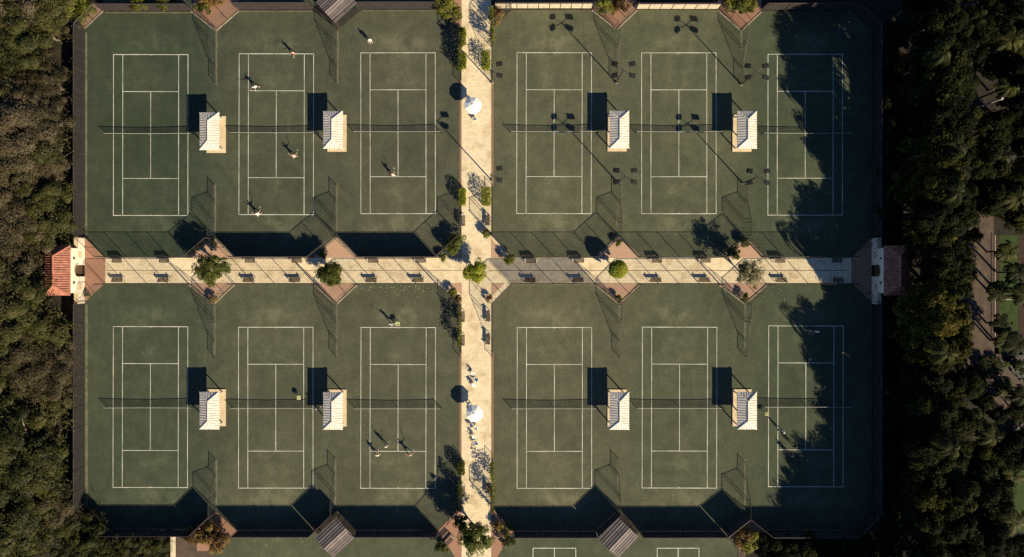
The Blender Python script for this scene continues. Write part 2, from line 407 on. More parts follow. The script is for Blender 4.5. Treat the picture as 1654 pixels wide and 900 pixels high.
# paths
sheet('cross_path', M['cream'], [[(170.0, 416.6), (745.5, 416.6), (745.5, -160), (793.5, -160), (793.5, 416.6), (1375, 416.6), (1375, 457.4), (793.5, 457.4), (793.5, 1150), (745.5, 1150), (745.5, 457.4), (170, 457.4)]], 0.024)
bricks = [[(137, 384), (169.7, 416.6), (169.7, 457.4), (137, 488)],
          [(1408, 384), (1375.3, 416.6), (1375.3, 457.4), (1408, 488)],
          [(309, 416.3), (345.5, 385), (379, 416.3)], [(505, 416.3), (544, 384), (578, 416.3)], [(964, 416.3), (1000, 384), (1031, 416.3)], [(1166, 416.3), (1204, 386), (1230, 416.3)],
          [(306, 457.7), (346, 489), (378, 457.7)], [(510, 457.7), (543, 490), (575, 457.7)], [(963, 457.7), (1000, 489), (1031, 457.7)], [(1163, 457.7), (1203, 489), (1237, 457.7)],
          [(723, 416.3), (745.2, 395), (745.2, 416.3)], [(818, 416.3), (793.8, 386), (793.8, 416.3)], [(724, 457.7), (745.2, 476), (745.2, 457.7)], [(815, 457.7), (793.8, 480), (793.8, 457.7)],
          [(312, 18), (349, 48), (385, 16), (385, -40), (312, -40)], [(957, 14), (996, 46), (1028, 14), (1028, -20), (957, -20)], [(1160, 14), (1197, 48), (1230, 16), (1230, -20), (1160, -20)],
          [(708, 857), (745.2, 818), (745.2, 900), (735, 900)], [(829, 858), (793.8, 818), (793.8, 900), (803, 900)],
          [(318, 856), (349, 827), (383, 858), (347, 890), (318, 890)], [(1168, 858), (1203, 830), (1237, 858), (1203, 895)],
          [(707, 15.5), (745.2, 46), (745.2, -30), (707, -30)], [(137, 47), (167, 19), (150, 5), (125, 30)]]
sheet('brick_paving', M['brick'], bricks[:2] + bricks[14:], 0.022)
sheet('brick_paving', M['brick_pale'], bricks[2:14], 0.022)
sheet('cross_path', M['cream'], [[(706, 416.3), (745.2, 379), (745.2, 416.3)], [(826, 416.3), (793.8, 378), (793.8, 416.3)], [(706, 457.7), (745.2, 491), (745.2, 457.7)], [(825, 457.7), (793.8, 490), (793.8, 457.7)]], 0.016)
sheet('brick_edging', M['edge'], [[(742.4, 130), (745.6, 130), (745.6, 300), (742.4, 300)], [(793.4, 130), (797.2, 130), (797.2, 300), (793.4, 300)],
                                   [(742.4, 570), (745.6, 570), (745.6, 740), (742.4, 740)], [(793.4, 570), (797.2, 570), (797.2, 740), (793.4, 740)]], 0.028)
sheet('path_joint', M['joint'], [[(172, 436.6), (755, 436.6), (755, 437.5), (172, 437.5)], [(790, 436.6), (1373, 436.6), (1373, 437.7), (790, 437.7)]], 0.028)
sheet('garden_walk', M['asphalt'], [[(1563, 330), (1605, 330), (1605, 545), (1622, 585), (1700, 628), (1700, 690), (1646, 682), (1600, 640), (1563, 600)], [(285, 866), (345, 892), (345, 1100), (285, 1100)],
                                    [(1192, 880), (1205, 893), (1205, 1100), (1192, 1100)], [(800, -60), (957, -60), (957, 4), (800, 4)]], 0.012)
sheet('lawn', M['lawn'], [[(1614, 380), (1645, 380), (1645, 572), (1614, 572)], [(1600, 725), (1720, 725), (1720, 860), (1600, 860)]], 0.012)
sheet('planting_bed', M['mulch'], [[(1606, 380), (1613.6, 380), (1613.6, 572), (1606, 572)], [(1645.4, 380), (1690, 380), (1690, 572), (1645.4, 572)]], 0.012)

W_ = 2.6
sheet('court_edge_strip', M['strip'], [[(137.5, 52), (137.5 + W_ * 1.4, 52), (137.5 + W_ * 1.4, 380), (137.5, 380)], [(137.5, 492), (137.5 + W_ * 1.8, 492), (137.5 + W_ * 1.8, 818), (137.5, 818)],
      [(170, 853), (317, 853), (317, 855.4), (170, 855.4)], [(385, 854.2), (507, 854.2), (507, 856.4), (385, 856.4)], [(579, 854.2), (706, 854.2), (706, 856.4), (579, 856.4)],
      [(830, 855), (962, 855), (962, 857.2), (830, 857.2)], [(1035, 855), (1167, 855), (1167, 857.2), (1035, 857.2)], [(1239, 855), (1375, 855), (1375, 857.2), (1239, 857.2)],
      [(170, 19.5), (311, 19.5), (311, 21.6), (170, 21.6)], [(387, 17.5), (504, 17.5), (504, 19.4), (387, 19.4)], [(586, 16.5), (705, 16.5), (705, 18.4), (586, 18.4)],
      [(827, 459), (961, 459), (961, 461), (827, 461)]]
      + [[(x - W_ / 2, y0), (x + W_ * .9, y0), (x + W_ * .8, y1), (x - W_ / 2, y1)] for x, y0, y1 in ((349, 50, 138), (347, 298, 382), (545, 50, 136), (543.5, 298, 382), (996, 330, 382), (1197, 50, 80), (346, 492, 574), (349, 742, 826), (543, 493, 576), (541, 742, 823), (1000, 492, 570), (998, 742, 786), (1203, 492, 566), (1203, 742, 826))], 0.0235)
# court lines
COURTS = {}
xs_up = [(243.5, 218.3), (446.3, 217), (643, 215.4), (895, 215.3), (1096.5, 215.5), (1300.5, 217.8)]
xs_lo = [(243, 657.6), (445.5, 658.6), (643, 659), (895.5, 659), (1097.5, 658.5), (1301.5, 656.5)]
ORD = ['first', 'second', 'third', 'fourth', 'fifth', 'sixth', 'seventh', 'eighth', 'ninth', 'tenth', 'eleventh', 'twelfth', 'thirteenth', 'fourteenth', 'fifteenth', 'sixteenth', 'seventeenth', 'eighteenth', 'nineteenth', 'twentieth', 'twenty-first', 'twenty-second', 'twenty-third', 'twenty-fourth', 'twenty-fifth', 'twenty-sixth', 'twenty-seventh', 'twenty-eighth', 'twenty-ninth', 'thirtieth']
HL, HW, SW, SL = 11.885, 5.485, 4.115, 6.40
def line_mesh():
    mb = MB(); t = 0.075; z = 0
    def rect(x0, y0, x1, y1): mb.poly([(x0, y0), (x1, y0), (x1, y1), (x0, y1)], z)
    h = t / 2
    for s in (-1, 1):
        rect(s * HW - h, -HL, s * HW + h, HL)
        rect(s * SW - h, -HL + t, s * SW + h, HL - t)
        y = s * (HL - h); rect(-HW + h, y - h * 1.15, -SW - h, y + h * 1.15); rect(-SW + h, y - h * 1.15, SW - h, y + h * 1.15); rect(SW + h, y - h * 1.15, HW - h, y + h * 1.15)
        y = s * SL; rect(-SW + h, y - h, SW - h, y + h)
        y0, y1 = (HL - t - 0.12, HL - t - 0.005)
        rect(-h, min(s * y0, s * y1), h, max(s * y0, s * y1))
    rect(-h, -SL + h, h, SL - h)
    return mb.mesh('court_lines', M['lines'])
LM = line_mesh()
for row, lst in (('upper', xs_up), ('lower', xs_lo)):
    for i, (cx, cy) in enumerate(lst):
        o = link('court_lines', LM, loc=P(cx, cy, 0.0245)); o.rotation_euler.z = R(random.uniform(-0.15, 0.15))
        tag(o, kind='structure')
        COURTS[(row, i)] = (cx, cy)
mb = MB()
for x0, x1 in ((861, 930), (1061.5, 1129)):
    w = 0.05
    a = P(x0, 885.5); c = P(x1, 885.5)
    mb.poly([(a.x, a.y - w), (c.x, a.y - w), (c.x, a.y + w), (a.x, a.y + w)], 0)
    for x in (x0, (x0 + x1) / 2, x1):
        b = P(x, 885.5)
        mb.poly([(b.x - w, b.y - w - 0.002), (b.x + w, b.y - w - 0.002), (b.x + w, b.y - 20), (b.x - w, b.y - 20)], 0)
o = mb.obj('court_lines', M['lines'], loc=(0, 0, 0.0245)); tag(o, kind='structure')

# kerbs along the chamfers, real steps
mb = MB()
def kerb_run(pts, w=0.16, h=0.12):
    for a, b in zip(pts[:-1], pts[1:]):
        pa, pb = P(*a), P(*b)
        d = (pb - pa).normalized() * 0.12
        mb.beam(pa + d + Vector((0, 0, h / 2)), pb - d + Vector((0, 0, h / 2)), w, h)
for n in ([(308, 18), (349, 50.5), (387, 17)], [(309, 414), (345.5, 382.6), (380, 414)], [(304, 459), (346, 491.5), (380, 459)], [(505, 414), (544, 381.8), (579, 414)], [(508, 460), (543, 492.4), (577, 460)],
          [(955, 16), (996, 48.5), (1030, 16)], [(962, 414), (1000, 381.8), (1033, 414)], [(961, 460), (1000, 491.4), (1033, 460)], [(1158, 16), (1197, 50.5), (1231, 18.5)], [(1164, 414), (1204, 383.8), (1232, 414)], [(1161, 460), (1203, 491.4), (1239, 460)],
          [(797, 382), (828, 418)], [(704, 414), (741.5, 379.5)], [(137, 46), (168, 17)]):
    kerb_run(n)
tag(mb.obj('kerb', M['kerb']), kind='structure')

# ------------------------------------------------------------------ fences
FH = 3.05
def court_name(row, i): return f'the {ORD[i]} {row} court'
def fence(a, b, label, prof=None, screen=None, group='fences around the tennis courts', posts_at=3.05, name='chain_link_fence', cat='fence', rail=None, lift=0.0):
    """one straight run. prof: [(t 0..1, height)]; screen None / 'dark' / 'semi'"""
    pa, pb = P(*a), P(*b)
    d = pb - pa; L = d.length; rz = math.atan2(d.y, d.x)
    prof = prof or [(0, FH), (1, FH)]
    root = empty(name, pa, label, cat, group, rz)
    def hh(t):
        for (t0, h0), (t1, h1) in zip(prof[:-1], prof[1:]):
            if t <= t1 + 1e-9: return h0 + (h1 - h0) * (t - t0) / max(1e-9, t1 - t0)
        return prof[-1][1]
    n = max(1, round(L / posts_at))
    ts = sorted(set([i / n for i in range(n + 1)] + [t for t, _ in prof]))
    pm = MB().tube((0, 0, 0), (0, 0, 1), 0.046, n=6).mesh('fence_post', rail or M['dark_steel'])
    inset = 0.05 / L
    for t in ts:
        p = link('post', pm, root, loc=(min(max(t, inset), 1 - inset) * L, 0, 0.0))
        p.scale = (1, 1, hh(t) + 0.06)
    mb = MB(); x0 = 0.05
    for (t0, h0), (t1, h1) in zip(prof[:-1], prof[1:]):
        mb.tube((max(t0 * L, x0), 0, h0), (min(t1 * L, L - x0), 0, h1), 0.036, n=6)
    mb.obj('top_rail', rail or M['dark_steel'], root)
    mb = MB(); uvs = []
    vs = []; fs = []; us = []
    for (t0, h0), (t1, h1) in zip(prof[:-1], prof[1:]):
        k = len(vs)
        q = [(t0 * L, 0, 0.05), (t1 * L, 0, 0.05), (t1 * L, 0, h1 - 0.03), (t0 * L, 0, h0 - 0.03)]
        vs += q; fs.append((k, k + 1, k + 2, k + 3)); us.append([(v[0], v[2]) for v in q])
    mb.add(vs, fs, 0, us); mb.obj('wire_mesh', M['wire'], root)
    if screen == 'dark':
        mb = MB()
        m_ = 0.03
        mb.box((L / 2, 0.055, FH / 2 + 0.0), (L - 0.12, 0.018, FH - 0.10))
        o = mb.obj('windscreen', M['screen'], root)
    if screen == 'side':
        MB().box((L / 2, 0.055, FH / 2), (L - 0.12, 0.018, FH - 0.10)).obj('windscreen', M['screen_dimmed'], root)
    elif screen == 'semi':
        mb = MB(); q = [(0.06, 0.05, 0.08), (L - 0.06, 0.05, 0.08), (L - 0.06, 0.05, FH - 0.1), (0.06, 0.05, FH - 0.1)]
        mb.add(q, [(0, 1, 2, 3)], 0, [[(v[0], v[2]) for v in q]]); mb.obj('shade_cloth', M['semi'], root)
    return root

def chamfers(lst, row, where):
    for a, b, text in lst:
        fence(a, b, f'short slanting chain link fence at the {text}', group='slanting corner fences')

# perimeter, upper blocks -------------------------------------------------
def run(a, b, text, screen=None, **k):
    kind = {'dark': 'tall fence with mauve-brown windscreen', 'side': 'tall fence with vignette-dimmed mauve windscreen', 'semi': 'tall fence with thin see-through shade cloth', None: 'tall bare chain link fence'}[screen]
    return fence(a, b, f'{kind} {text}', screen=screen, **k)
DS = M['rail_dark']
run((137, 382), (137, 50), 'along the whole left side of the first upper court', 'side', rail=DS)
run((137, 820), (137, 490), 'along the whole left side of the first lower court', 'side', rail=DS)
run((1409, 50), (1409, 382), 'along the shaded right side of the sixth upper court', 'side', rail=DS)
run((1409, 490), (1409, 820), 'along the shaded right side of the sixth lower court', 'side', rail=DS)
run((169, 18), (311, 18), 'along the top of the first upper court', 'dark', rail=DS)
run((386, 16), (504, 16), 'along the top of the second upper court', 'dark', rail=DS)
run((585, 15), (705, 15), 'along the top of the third upper court', 'dark', rail=DS)
run((1231, 17), (1373, 17), 'along the top of the sixth upper court', 'dark', rail=DS)
run((309, 415.5), (170, 415.5), 'between the first upper court and the long path')
run((504, 415.5), (380, 415.5), 'between the second upper court and the long path', 'dark', rail=DS)
run((705, 415.5), (579, 415.5), 'between the third upper court and the long path', 'dark', rail=DS)
run((963, 415.5), (827, 415.5), 'between the fourth upper court and the long path')
run((1165, 415.5), (1032, 415.5), 'between the fifth upper court and the long path')
run((1374, 415.5), (1231, 415.5), 'between the sixth upper court and the long path')
run((170, 458.5), (305, 458.5), 'between the first lower court and the long path')
run((379, 458.5), (509, 458.5), 'between the second lower court and the long path')
run((576, 458.5), (705, 458.5), 'between the third lower court and the long path')
run((826, 458.5), (962, 458.5), 'between the fourth lower court and the long path', 'semi')
run((1032, 458.5), (1162, 458.5), 'between the fifth lower court and the long path')
run((1238, 458.5), (1374, 458.5), 'between the sixth lower court and the long path')
for i, (a, b) in enumerate((((317, 856), (169, 856)), ((507, 857), (384, 857)), ((707, 857), (578, 857)), ((962, 858), (830, 858)), ((1167, 858), (1034, 858)), ((1375, 858), (1238, 858)))):
    run(a, b, f'along the bottom of the {ORD[i]} lower court', 'dark', rail=DS)

def ch(a, b, text, screen=None):
    fence(a, b, f'short slanting {"screened" if screen else "chain link"} fence at {text}', group='slanting corner fences', screen=screen, rail=DS, posts_at=2.2)
for row, i, corners in (('upper', 0, {'top left': ((137, 49), (168, 18)), 'top right': ((312, 18), (348, 47)), 'bottom left': ((169, 415), (138, 385)), 'bottom right': ((344.5, 385), (309, 415))}),
                        ('upper', 1, {'top left': ((350, 47), (385, 16)), 'top right': ((505, 16), (544, 47)), 'bottom left': ((379, 415), (346.5, 385)), 'bottom right': ((543, 384), (505, 415))}),
                        ('upper', 2, {'top left': ((546, 47), (584, 15)), 'top right': ((706, 15), (743, 44)), 'bottom left': ((578, 415), (545, 384)), 'bottom right': ((743, 381), (706, 415))}),
                        ('upper', 3, {'top left': ((796, 45), (826, 15)), 'top right': ((957, 15), (995, 46)), 'bottom left': ((826, 415), (796, 380)), 'bottom right': ((999, 384), (964, 415))}),
                        ('upper', 4, {'top left': ((997, 46), (1028, 15)), 'top right': ((1160, 15), (1196, 48)), 'bottom left': ((1031, 415), (1001, 384)), 'bottom right': ((1203, 386), (1166, 415))}),
                        ('upper', 5, {'top left': ((1198, 48), (1230, 17)), 'top right': ((1374, 17), (1408, 48)), 'bottom left': ((1230, 415), (1205, 386)), 'bottom right': ((1408, 384), (1375, 415))}),
                        ('lower', 0, {'top left': ((138, 488), (169, 459)), 'top right': ((306, 459), (345.5, 489)), 'bottom left': ((168, 856), (137, 822)), 'bottom right': ((348, 827), (318, 856))}),
                        ('lower', 1, {'top left': ((346.5, 489), (378, 459)), 'top right': ((510, 459), (542.5, 490)), 'bottom left': ((383, 857), (350, 827)), 'bottom right': ((540.5, 824), (508, 856))}),
                        ('lower', 2, {'top left': ((543.5, 490), (575, 459)), 'top right': ((706, 459), (743, 490)), 'bottom left': ((577, 856), (541.5, 824)), 'bottom right': ((743, 817), (708, 857))}),
                        ('lower', 3, {'top left': ((796, 488), (825, 459)), 'top right': ((963, 459), (999.5, 489)), 'bottom left': ((829, 857), (796, 817)), 'bottom right': ((997.5, 824), (963, 857))}),
                        ('lower', 4, {'top left': ((1000.5, 489), (1031, 459)), 'top right': ((1163, 459), (1202.5, 489)), 'bottom left': ((1033, 857), (998.5, 824)), 'bottom right': ((1202.5, 830), (1168, 857))}),
                        ('lower', 5, {'top left': ((1203.5, 489), (1237, 459)), 'top right': ((1375, 459), (1408, 488)), 'bottom left': ((1237, 857), (1203.5, 830)), 'bottom right': ((1408, 822), (1376, 857))})):
    for c, (a, b) in corners.items():
        dark = (row == 'lower' and i in (0, 1, 3, 4) and c == 'bottom right')
        ch(a, b, f'the {c} corner of {court_name(row, i)}', 'dark' if dark else None)

# stepped dividers -------------------------------------------------
PROF = [(0, FH), (0.27, FH), (0.71, 1.02), (1, 1.02)]
DIV = [(349, 347, 0), (545, 543.5, 1), (743.8, 743.8, 2), (795.2, 795.2, 3), (996, 1000, 4), (1197, 1203.5, 5)]
NB = ['between the first and second {r} courts', 'between the second and third {r} courts', 'between the third {r} court and cross path', 'between cross path and the fourth {r} court', 'between the fourth and fifth {r} courts', 'between the fifth and sixth {r} courts']
for xt, xb, k in DIV:
    for row, yt, yb in (('upper', 49, 382.5), ('lower', 491, 822)):
        x = xt if row == 'upper' else xb
        ytop = {(0, 'upper'): 49, (5, 'upper'): 49, (5, 'lower'): 490}.get((k, row), yt if not (row == 'lower' and k in (2, 3)) else 491)
        ybot = yb if row == 'upper' else {0: 826, 1: 823, 2: 816, 3: 816, 4: 823, 5: 829}[k]
        x2 = xb if row == 'upper' else {0: 349, 1: 541, 2: 743.8, 3: 795.2, 4: 998, 5: 1203}[k]
        fence((x, ytop), (x, ytop + 86), 'chain link divider stepping down low ' + NB[k].format(r=row) + ', upper end', PROF, group='stepped divider fences')
        fence((x2, ybot), (x2, ybot - 84), 'chain link divider stepping down low ' + NB[k].format(r=row) + ', lower end', PROF, group='stepped divider fences')

# cream panel walls along the top of the right-hand block
for i, (a, b) in enumerate((((800, 13), (957, 13)), ((1028, 14), (1160, 14)))):
    pa, pb = P(*a), P(*b); L = (pb - pa).length
    root = empty('panel_wall', pa, f'low cream panel wall with thin dark posts above the {ORD[3 + i]} upper court', 'wall', 'cream panel walls')
    n = round(L / 1.65)
    pm = MB().box((0, 0, 0.98), (L / n - 0.10, 0.10, 1.92)).mesh('wall_panel', M['white_wall'])
    qm = MB().box((0, 0, 1.0), (0.09, 0.14, 2.0)).mesh('wall_post', M['rail_dark'])
    for j in range(n): link('panel', pm, root, loc=((j + 0.5) * L / n, 0, 0))
    for j in range(n + 1): link('post', qm, root, loc=(j * L / n, 0, 0))
    MB().box((L / 2, 0.02, 2.03), (L, 0.2, 0.06)).obj('coping', M['rail_dark'], root)

# ------------------------------------------------------------------ nets
def make_net():
    root = empty('tennis_net', (0, 0, 0), 'x', 'net', 'tennis nets')
    W = 6.40
    for s in (-1, 1):
        MB().tube((s * W, 0, 0), (s * W, 0, 1.12), 0.045, n=8).obj('net_post', M['dark_steel'], root)
    mb = MB(); vs = []; fs = []; us = []; n = 12
    def top(x): return 0.925 + 0.135 * (abs(x) / W) ** 1.6
    for i in range(n):
        x0 = -W + 2 * W * i / n; x1 = -W + 2 * W * (i + 1) / n; k = len(vs)
        q = [(x0, 0, 0.03), (x1, 0, 0.03), (x1, 0, top(x1) - 0.03), (x0, 0, top(x0) - 0.03)]
        vs += q; fs.append((k, k + 1, k + 2, k + 3)); us.append([(v[0], v[2]) for v in q])
    mb.add(vs, fs, 0, us); mb.obj('netting', M['netting'], root)
    mb = MB()
    for i in range(n):
        x0 = -W + 2 * W * i / n; x1 = -W + 2 * W * (i + 1) / n
        mb.beam((x0, 0, top(x0) - 0.01), (x1, 0, top(x1) - 0.01), 0.04, 0.06)
    mb.obj('top_band', M['tape'], root)
    MB().box((0, 0, 0.46), (0.05, 0.03, 0.88)).obj('centre_strap', M['tape'], root)
    return root
net0 = make_net(); nt_tree = tree_of(net0)
first = True
for (row, i), (cx, cy) in COURTS.items():
    o = net0 if first else copy_tree(net0, nt_tree); first = False
    o.location = P(cx, cy - 0.4, 0.02)
    o['label'] = f'low dark tennis net with white top band across the {ORD[i]} {row} court from the left'

# ------------------------------------------------------------------ pavilions
def make_pavilion():
    root = empty('shade_pavilion', (0, 0, 0), 'x', 'pavilion', 'hip-roofed shade pavilions between the courts')
    MB().box((0, 0, 0.09), (2.80, 5.42, 0.14)).obj('slab', M['slab'], root)
    w, l, e, rz = 1.40, 2.70, 2.66, 3.27
    rl = l - 1.30
    for sx in (-1, 1):
        for sy in (-1, 1):
            MB().box((0, 0, 1.31), (0.14, 0.14, 2.62)).obj('post', M['cream_post'], root, loc=(sx * 0.98, sy * 2.25, 0.0))
    mb = MB()
    c = [(-w, -l, e), (w, -l, e), (w, l, e), (-w, l, e), (0, -rl, rz), (0, rl, rz)]
    b = [(-w, -l, e - 0.12), (w, -l, e - 0.12), (w, l, e - 0.12), (-w, l, e - 0.12)]
    mb.add(c + b, [(0, 1, 4), (1, 2, 5, 4), (2, 3, 5), (3, 0, 4, 5), (6, 7, 1, 0), (7, 8, 2, 1), (8, 9, 3, 2), (9, 6, 0, 3), (9, 8, 7, 6)])
    roof = mb.obj('roof', M['white_metal'], root)
    # standing seams, from eave up to ridge or hip
    mb = MB()
    sp = 0.36
    y = -l + 0.2
    while y < l - 0.1:
        k = max(0.0, (abs(y) - rl) / (l - rl))       # how far the hip cuts the slope (0 at ridge)
        for s in (-1, 1):
            p = Vector((s * w, y, e)); q = Vector((0 + s * w * k, y, rz + (e - rz) * k))
            if (q - p).length > 0.15: mb.beam(p + Vector((0, 0, 0.012)), q + Vector((0, 0, 0.012)), 0.085, 0.028)
        y += sp
    x = -w + 0.22
    while x < w - 0.1:
        k = abs(x) / w
        for s in (-1, 1):
            p = Vector((x, s * l, e)); q = Vector((x, s * (rl + (l - rl) * k), rz + (e - rz) * k))
            if (q - p).length > 0.15: mb.beam(p + Vector((0, 0, 0.012)), q + Vector((0, 0, 0.012)), 0.085, 0.028)
        x += sp
    mb.obj('standing_seams', M['seam'], roof)
    mb = MB()
    mb.beam((0, -rl, rz + 0.03), (0, rl, rz + 0.03), 0.14, 0.08)
    for sx in (-1, 1):
        for sy in (-1, 1): mb.beam((sx * w, sy * l, e + 0.035), (0, sy * rl, rz + 0.035), 0.10, 0.07)
    mb.obj('ridge_caps', M['white_metal'], roof)
    # seat along the middle, under the roof
    mb = MB(); mb.box((0, 0, 0.60), (0.45, 3.4, 0.06)); mb.box((0, -1.4, 0.37), (0.4, 0.08, 0.40)); mb.box((0, 1.4, 0.37), (0.4, 0.08, 0.40))
    mb.obj('seat', M['wood'], root)
    return root
pav0 = make_pavilion(); pav_tree = tree_of(pav0)
PAV = [(349.5, 217.5, 'first and second upper'), (544.5, 215.5, 'second and third upper'), (996.5, 215, 'fourth and fifth upper'), (1198, 215.5, 'fifth and sixth upper'),
       (349.5, 658.5, 'first and second lower'), (544.5, 659, 'second and third lower'), (996.5, 659, 'fourth and fifth lower'), (1198, 658.5, 'fifth and sixth lower')]
for k, (x, y, t) in enumerate(PAV):
    o = pav0 if k == 0 else copy_tree(pav0, pav_tree)
    o.location = P(x, y, 0.0)
    o['label'] = f'white hip-roofed shade pavilion on cream slab between the {t} courts'

# diamond shelters in the notches
def make_shelter():
    root = empty('corner_shelter', (0, 0, 0), 'x', 'shelter', 'grey roofed shelters set on the slant')
    w, l, e = 2.0, 2.15, 2.75      # gable, ridge along local y
    for sx in (-1, 1):
        for sy in (-1, 1):
            MB().box((0, 0, e / 2), (0.14, 0.14, e)).obj('post', M['rail_dark'], root, loc=(sx * (w - 0.2), sy * (l - 0.2), 0))
    mb = MB(); n = 10
    for i in range(n):
        x0 = -w + 2 * w * i / n; x1 = -w + 2 * w * (i + 1) / n
        z = lambda x: e + 0.42 * (1 - abs(x) / w)
        q = [(x0, -l, z(x0)), (x1, -l, z(x1)), (x1, l, z(x1)), (x0, l, z(x0))]
        u = [(a, b, c - 0.08) for a, b, c in q]
        mb.add(q + u, [(0, 1, 2, 3), (7, 6, 5, 4), (4, 5, 1, 0), (6, 7, 3, 2)] + ([(7, 4, 0, 3)] if i == 0 else []) + ([(5, 6, 2, 1)] if i == n - 1 else []), 1 if i in (2, 5, 6) else 0)
    roof = mb.obj('roof', [M['mauve_roof'], M['mauve_roof_b']], root)
    mb = MB()
    for i in range(n + 1):
        x = -w + 2 * w * i / n; zz = e + 0.42 * (1 - abs(x) / w)
        mb.beam((x, -l, zz + 0.02), (x, l, zz + 0.02), 0.05, 0.06)
    mb.obj('roof_battens', M['mauve_roof'], roof)
    return root
sh0 = make_shelter(); sh_tree = tree_of(sh0)
for k, (x, y, h, t) in enumerate(((541, 869, 2.9, 'below the fence between second and third lower courts'), (999.5, 870, 2.9, 'below the fence between fourth and fifth lower courts'), (543, 4, 2.9, 'above the notch between second and third upper courts'))):
    o = sh0 if k == 0 else copy_tree(sh0, sh_tree)
    o.location = A(x, y, h); o.rotation_euler.z = R(-47 if k != 1 else -43)
    o['label'] = 'grey slanting shelter ' + t

# ------------------------------------------------------------------ floodlights
def make_light(n4):
    root = empty('light_pole', (0, 0, 0), 'x', 'light pole', 'court floodlight poles')
    Hh = 7.3
    pole = MB().tube((0, 0, 0), (0, 0, Hh), 0.10, 0.065, n=10).obj('pole', M['dark_steel'], root)
    MB().tube((0, 0, 0), (0, 0, 0.25), 0.2, 0.18, n=10).obj('base', M['kerb'], root)
    pts = [(sx * 1.22, sy * 0.80) for sx in ((-1, 1) if n4 else (1,)) for sy in (-1, 1)]
    mb = MB()
    for x, y in pts:
        mb.tube((0, 0, Hh - 0.12), (x * 0.72, y * 0.72, Hh + 0.02), 0.045, 0.04, n=6)
    mb.obj('arm', M['dark_steel'], root)
    for x, y in pts:
        t = Matrix.Rotation(math.atan2(y, x) * 0.35 if x > 0 else math.pi + math.atan2(y, -x) * -0.35, 3, 'Z') @ Matrix.Rotation(R(14), 3, 'Y')
        h = MB().box((0, 0, 0), (0.86, 0.62, 0.22), M=t)
        h.box((0, 0, 0.13), (0.5, 0.36, 0.08), M=t)
        h = h.obj('floodlight', M['lamp'], root, loc=(x, y, Hh + 0.02))
        MB().box(t @ Vector((0.0, 0, -0.118)), (0.76, 0.54, 0.012), M=t).obj('lens', M['glass'], h)
    return root
L4 = make_light(True); L4t = tree_of(L4)
for k, (x, y, t) in enumerate(((995.6, 134, 'four-lamp floodlight pole between the fourth and fifth upper courts, nearer the top'), (1197, 137, 'four-lamp floodlight pole between the fifth and sixth upper courts, nearer the top'),
                               (998, 295, 'four-lamp floodlight pole between the fourth and fifth upper courts, nearer the long path'), (1199.5, 296, 'four-lamp floodlight pole between the fifth and sixth upper courts, nearer the long path'))):
    o = L4 if k == 0 else copy_tree(L4, L4t); o.location = P(x, y); o['label'] = t
L2 = make_light(False); L2t = tree_of(L2)
for k, (x, y, t) in enumerate(((794.5, 134, 'two-lamp floodlight pole beside the cross path, nearer the top'), (794.5, 292, 'two-lamp floodlight pole beside the cross path, nearer the central crossing'))):
    o = L2 if k == 0 else copy_tree(L2, L2t); o.location = P(x, y); o['label'] = t
# lamp posts in the grove
def grove_pole(px, py, h, label):
    root = empty('lamp_post', P(px, py), label, 'lamp post')
    MB().tube((0, 0, 0), (0, 0, h), 0.13, 0.10, n=10).obj('pole', M['pole_white'], root)
    MB().tube((0, 0, h), (0, 0, h + 0.3), 0.2, 0.12, n=10).obj('lamp_head', M['pole_white'], root)
    return root
grove_pole(1557, 182, 8.8, 'tall pale lamp post standing alone among the dark palms')
grove_pole(1600, 103, 4.8, 'short thin lamp post in the dark grove above the tall one')

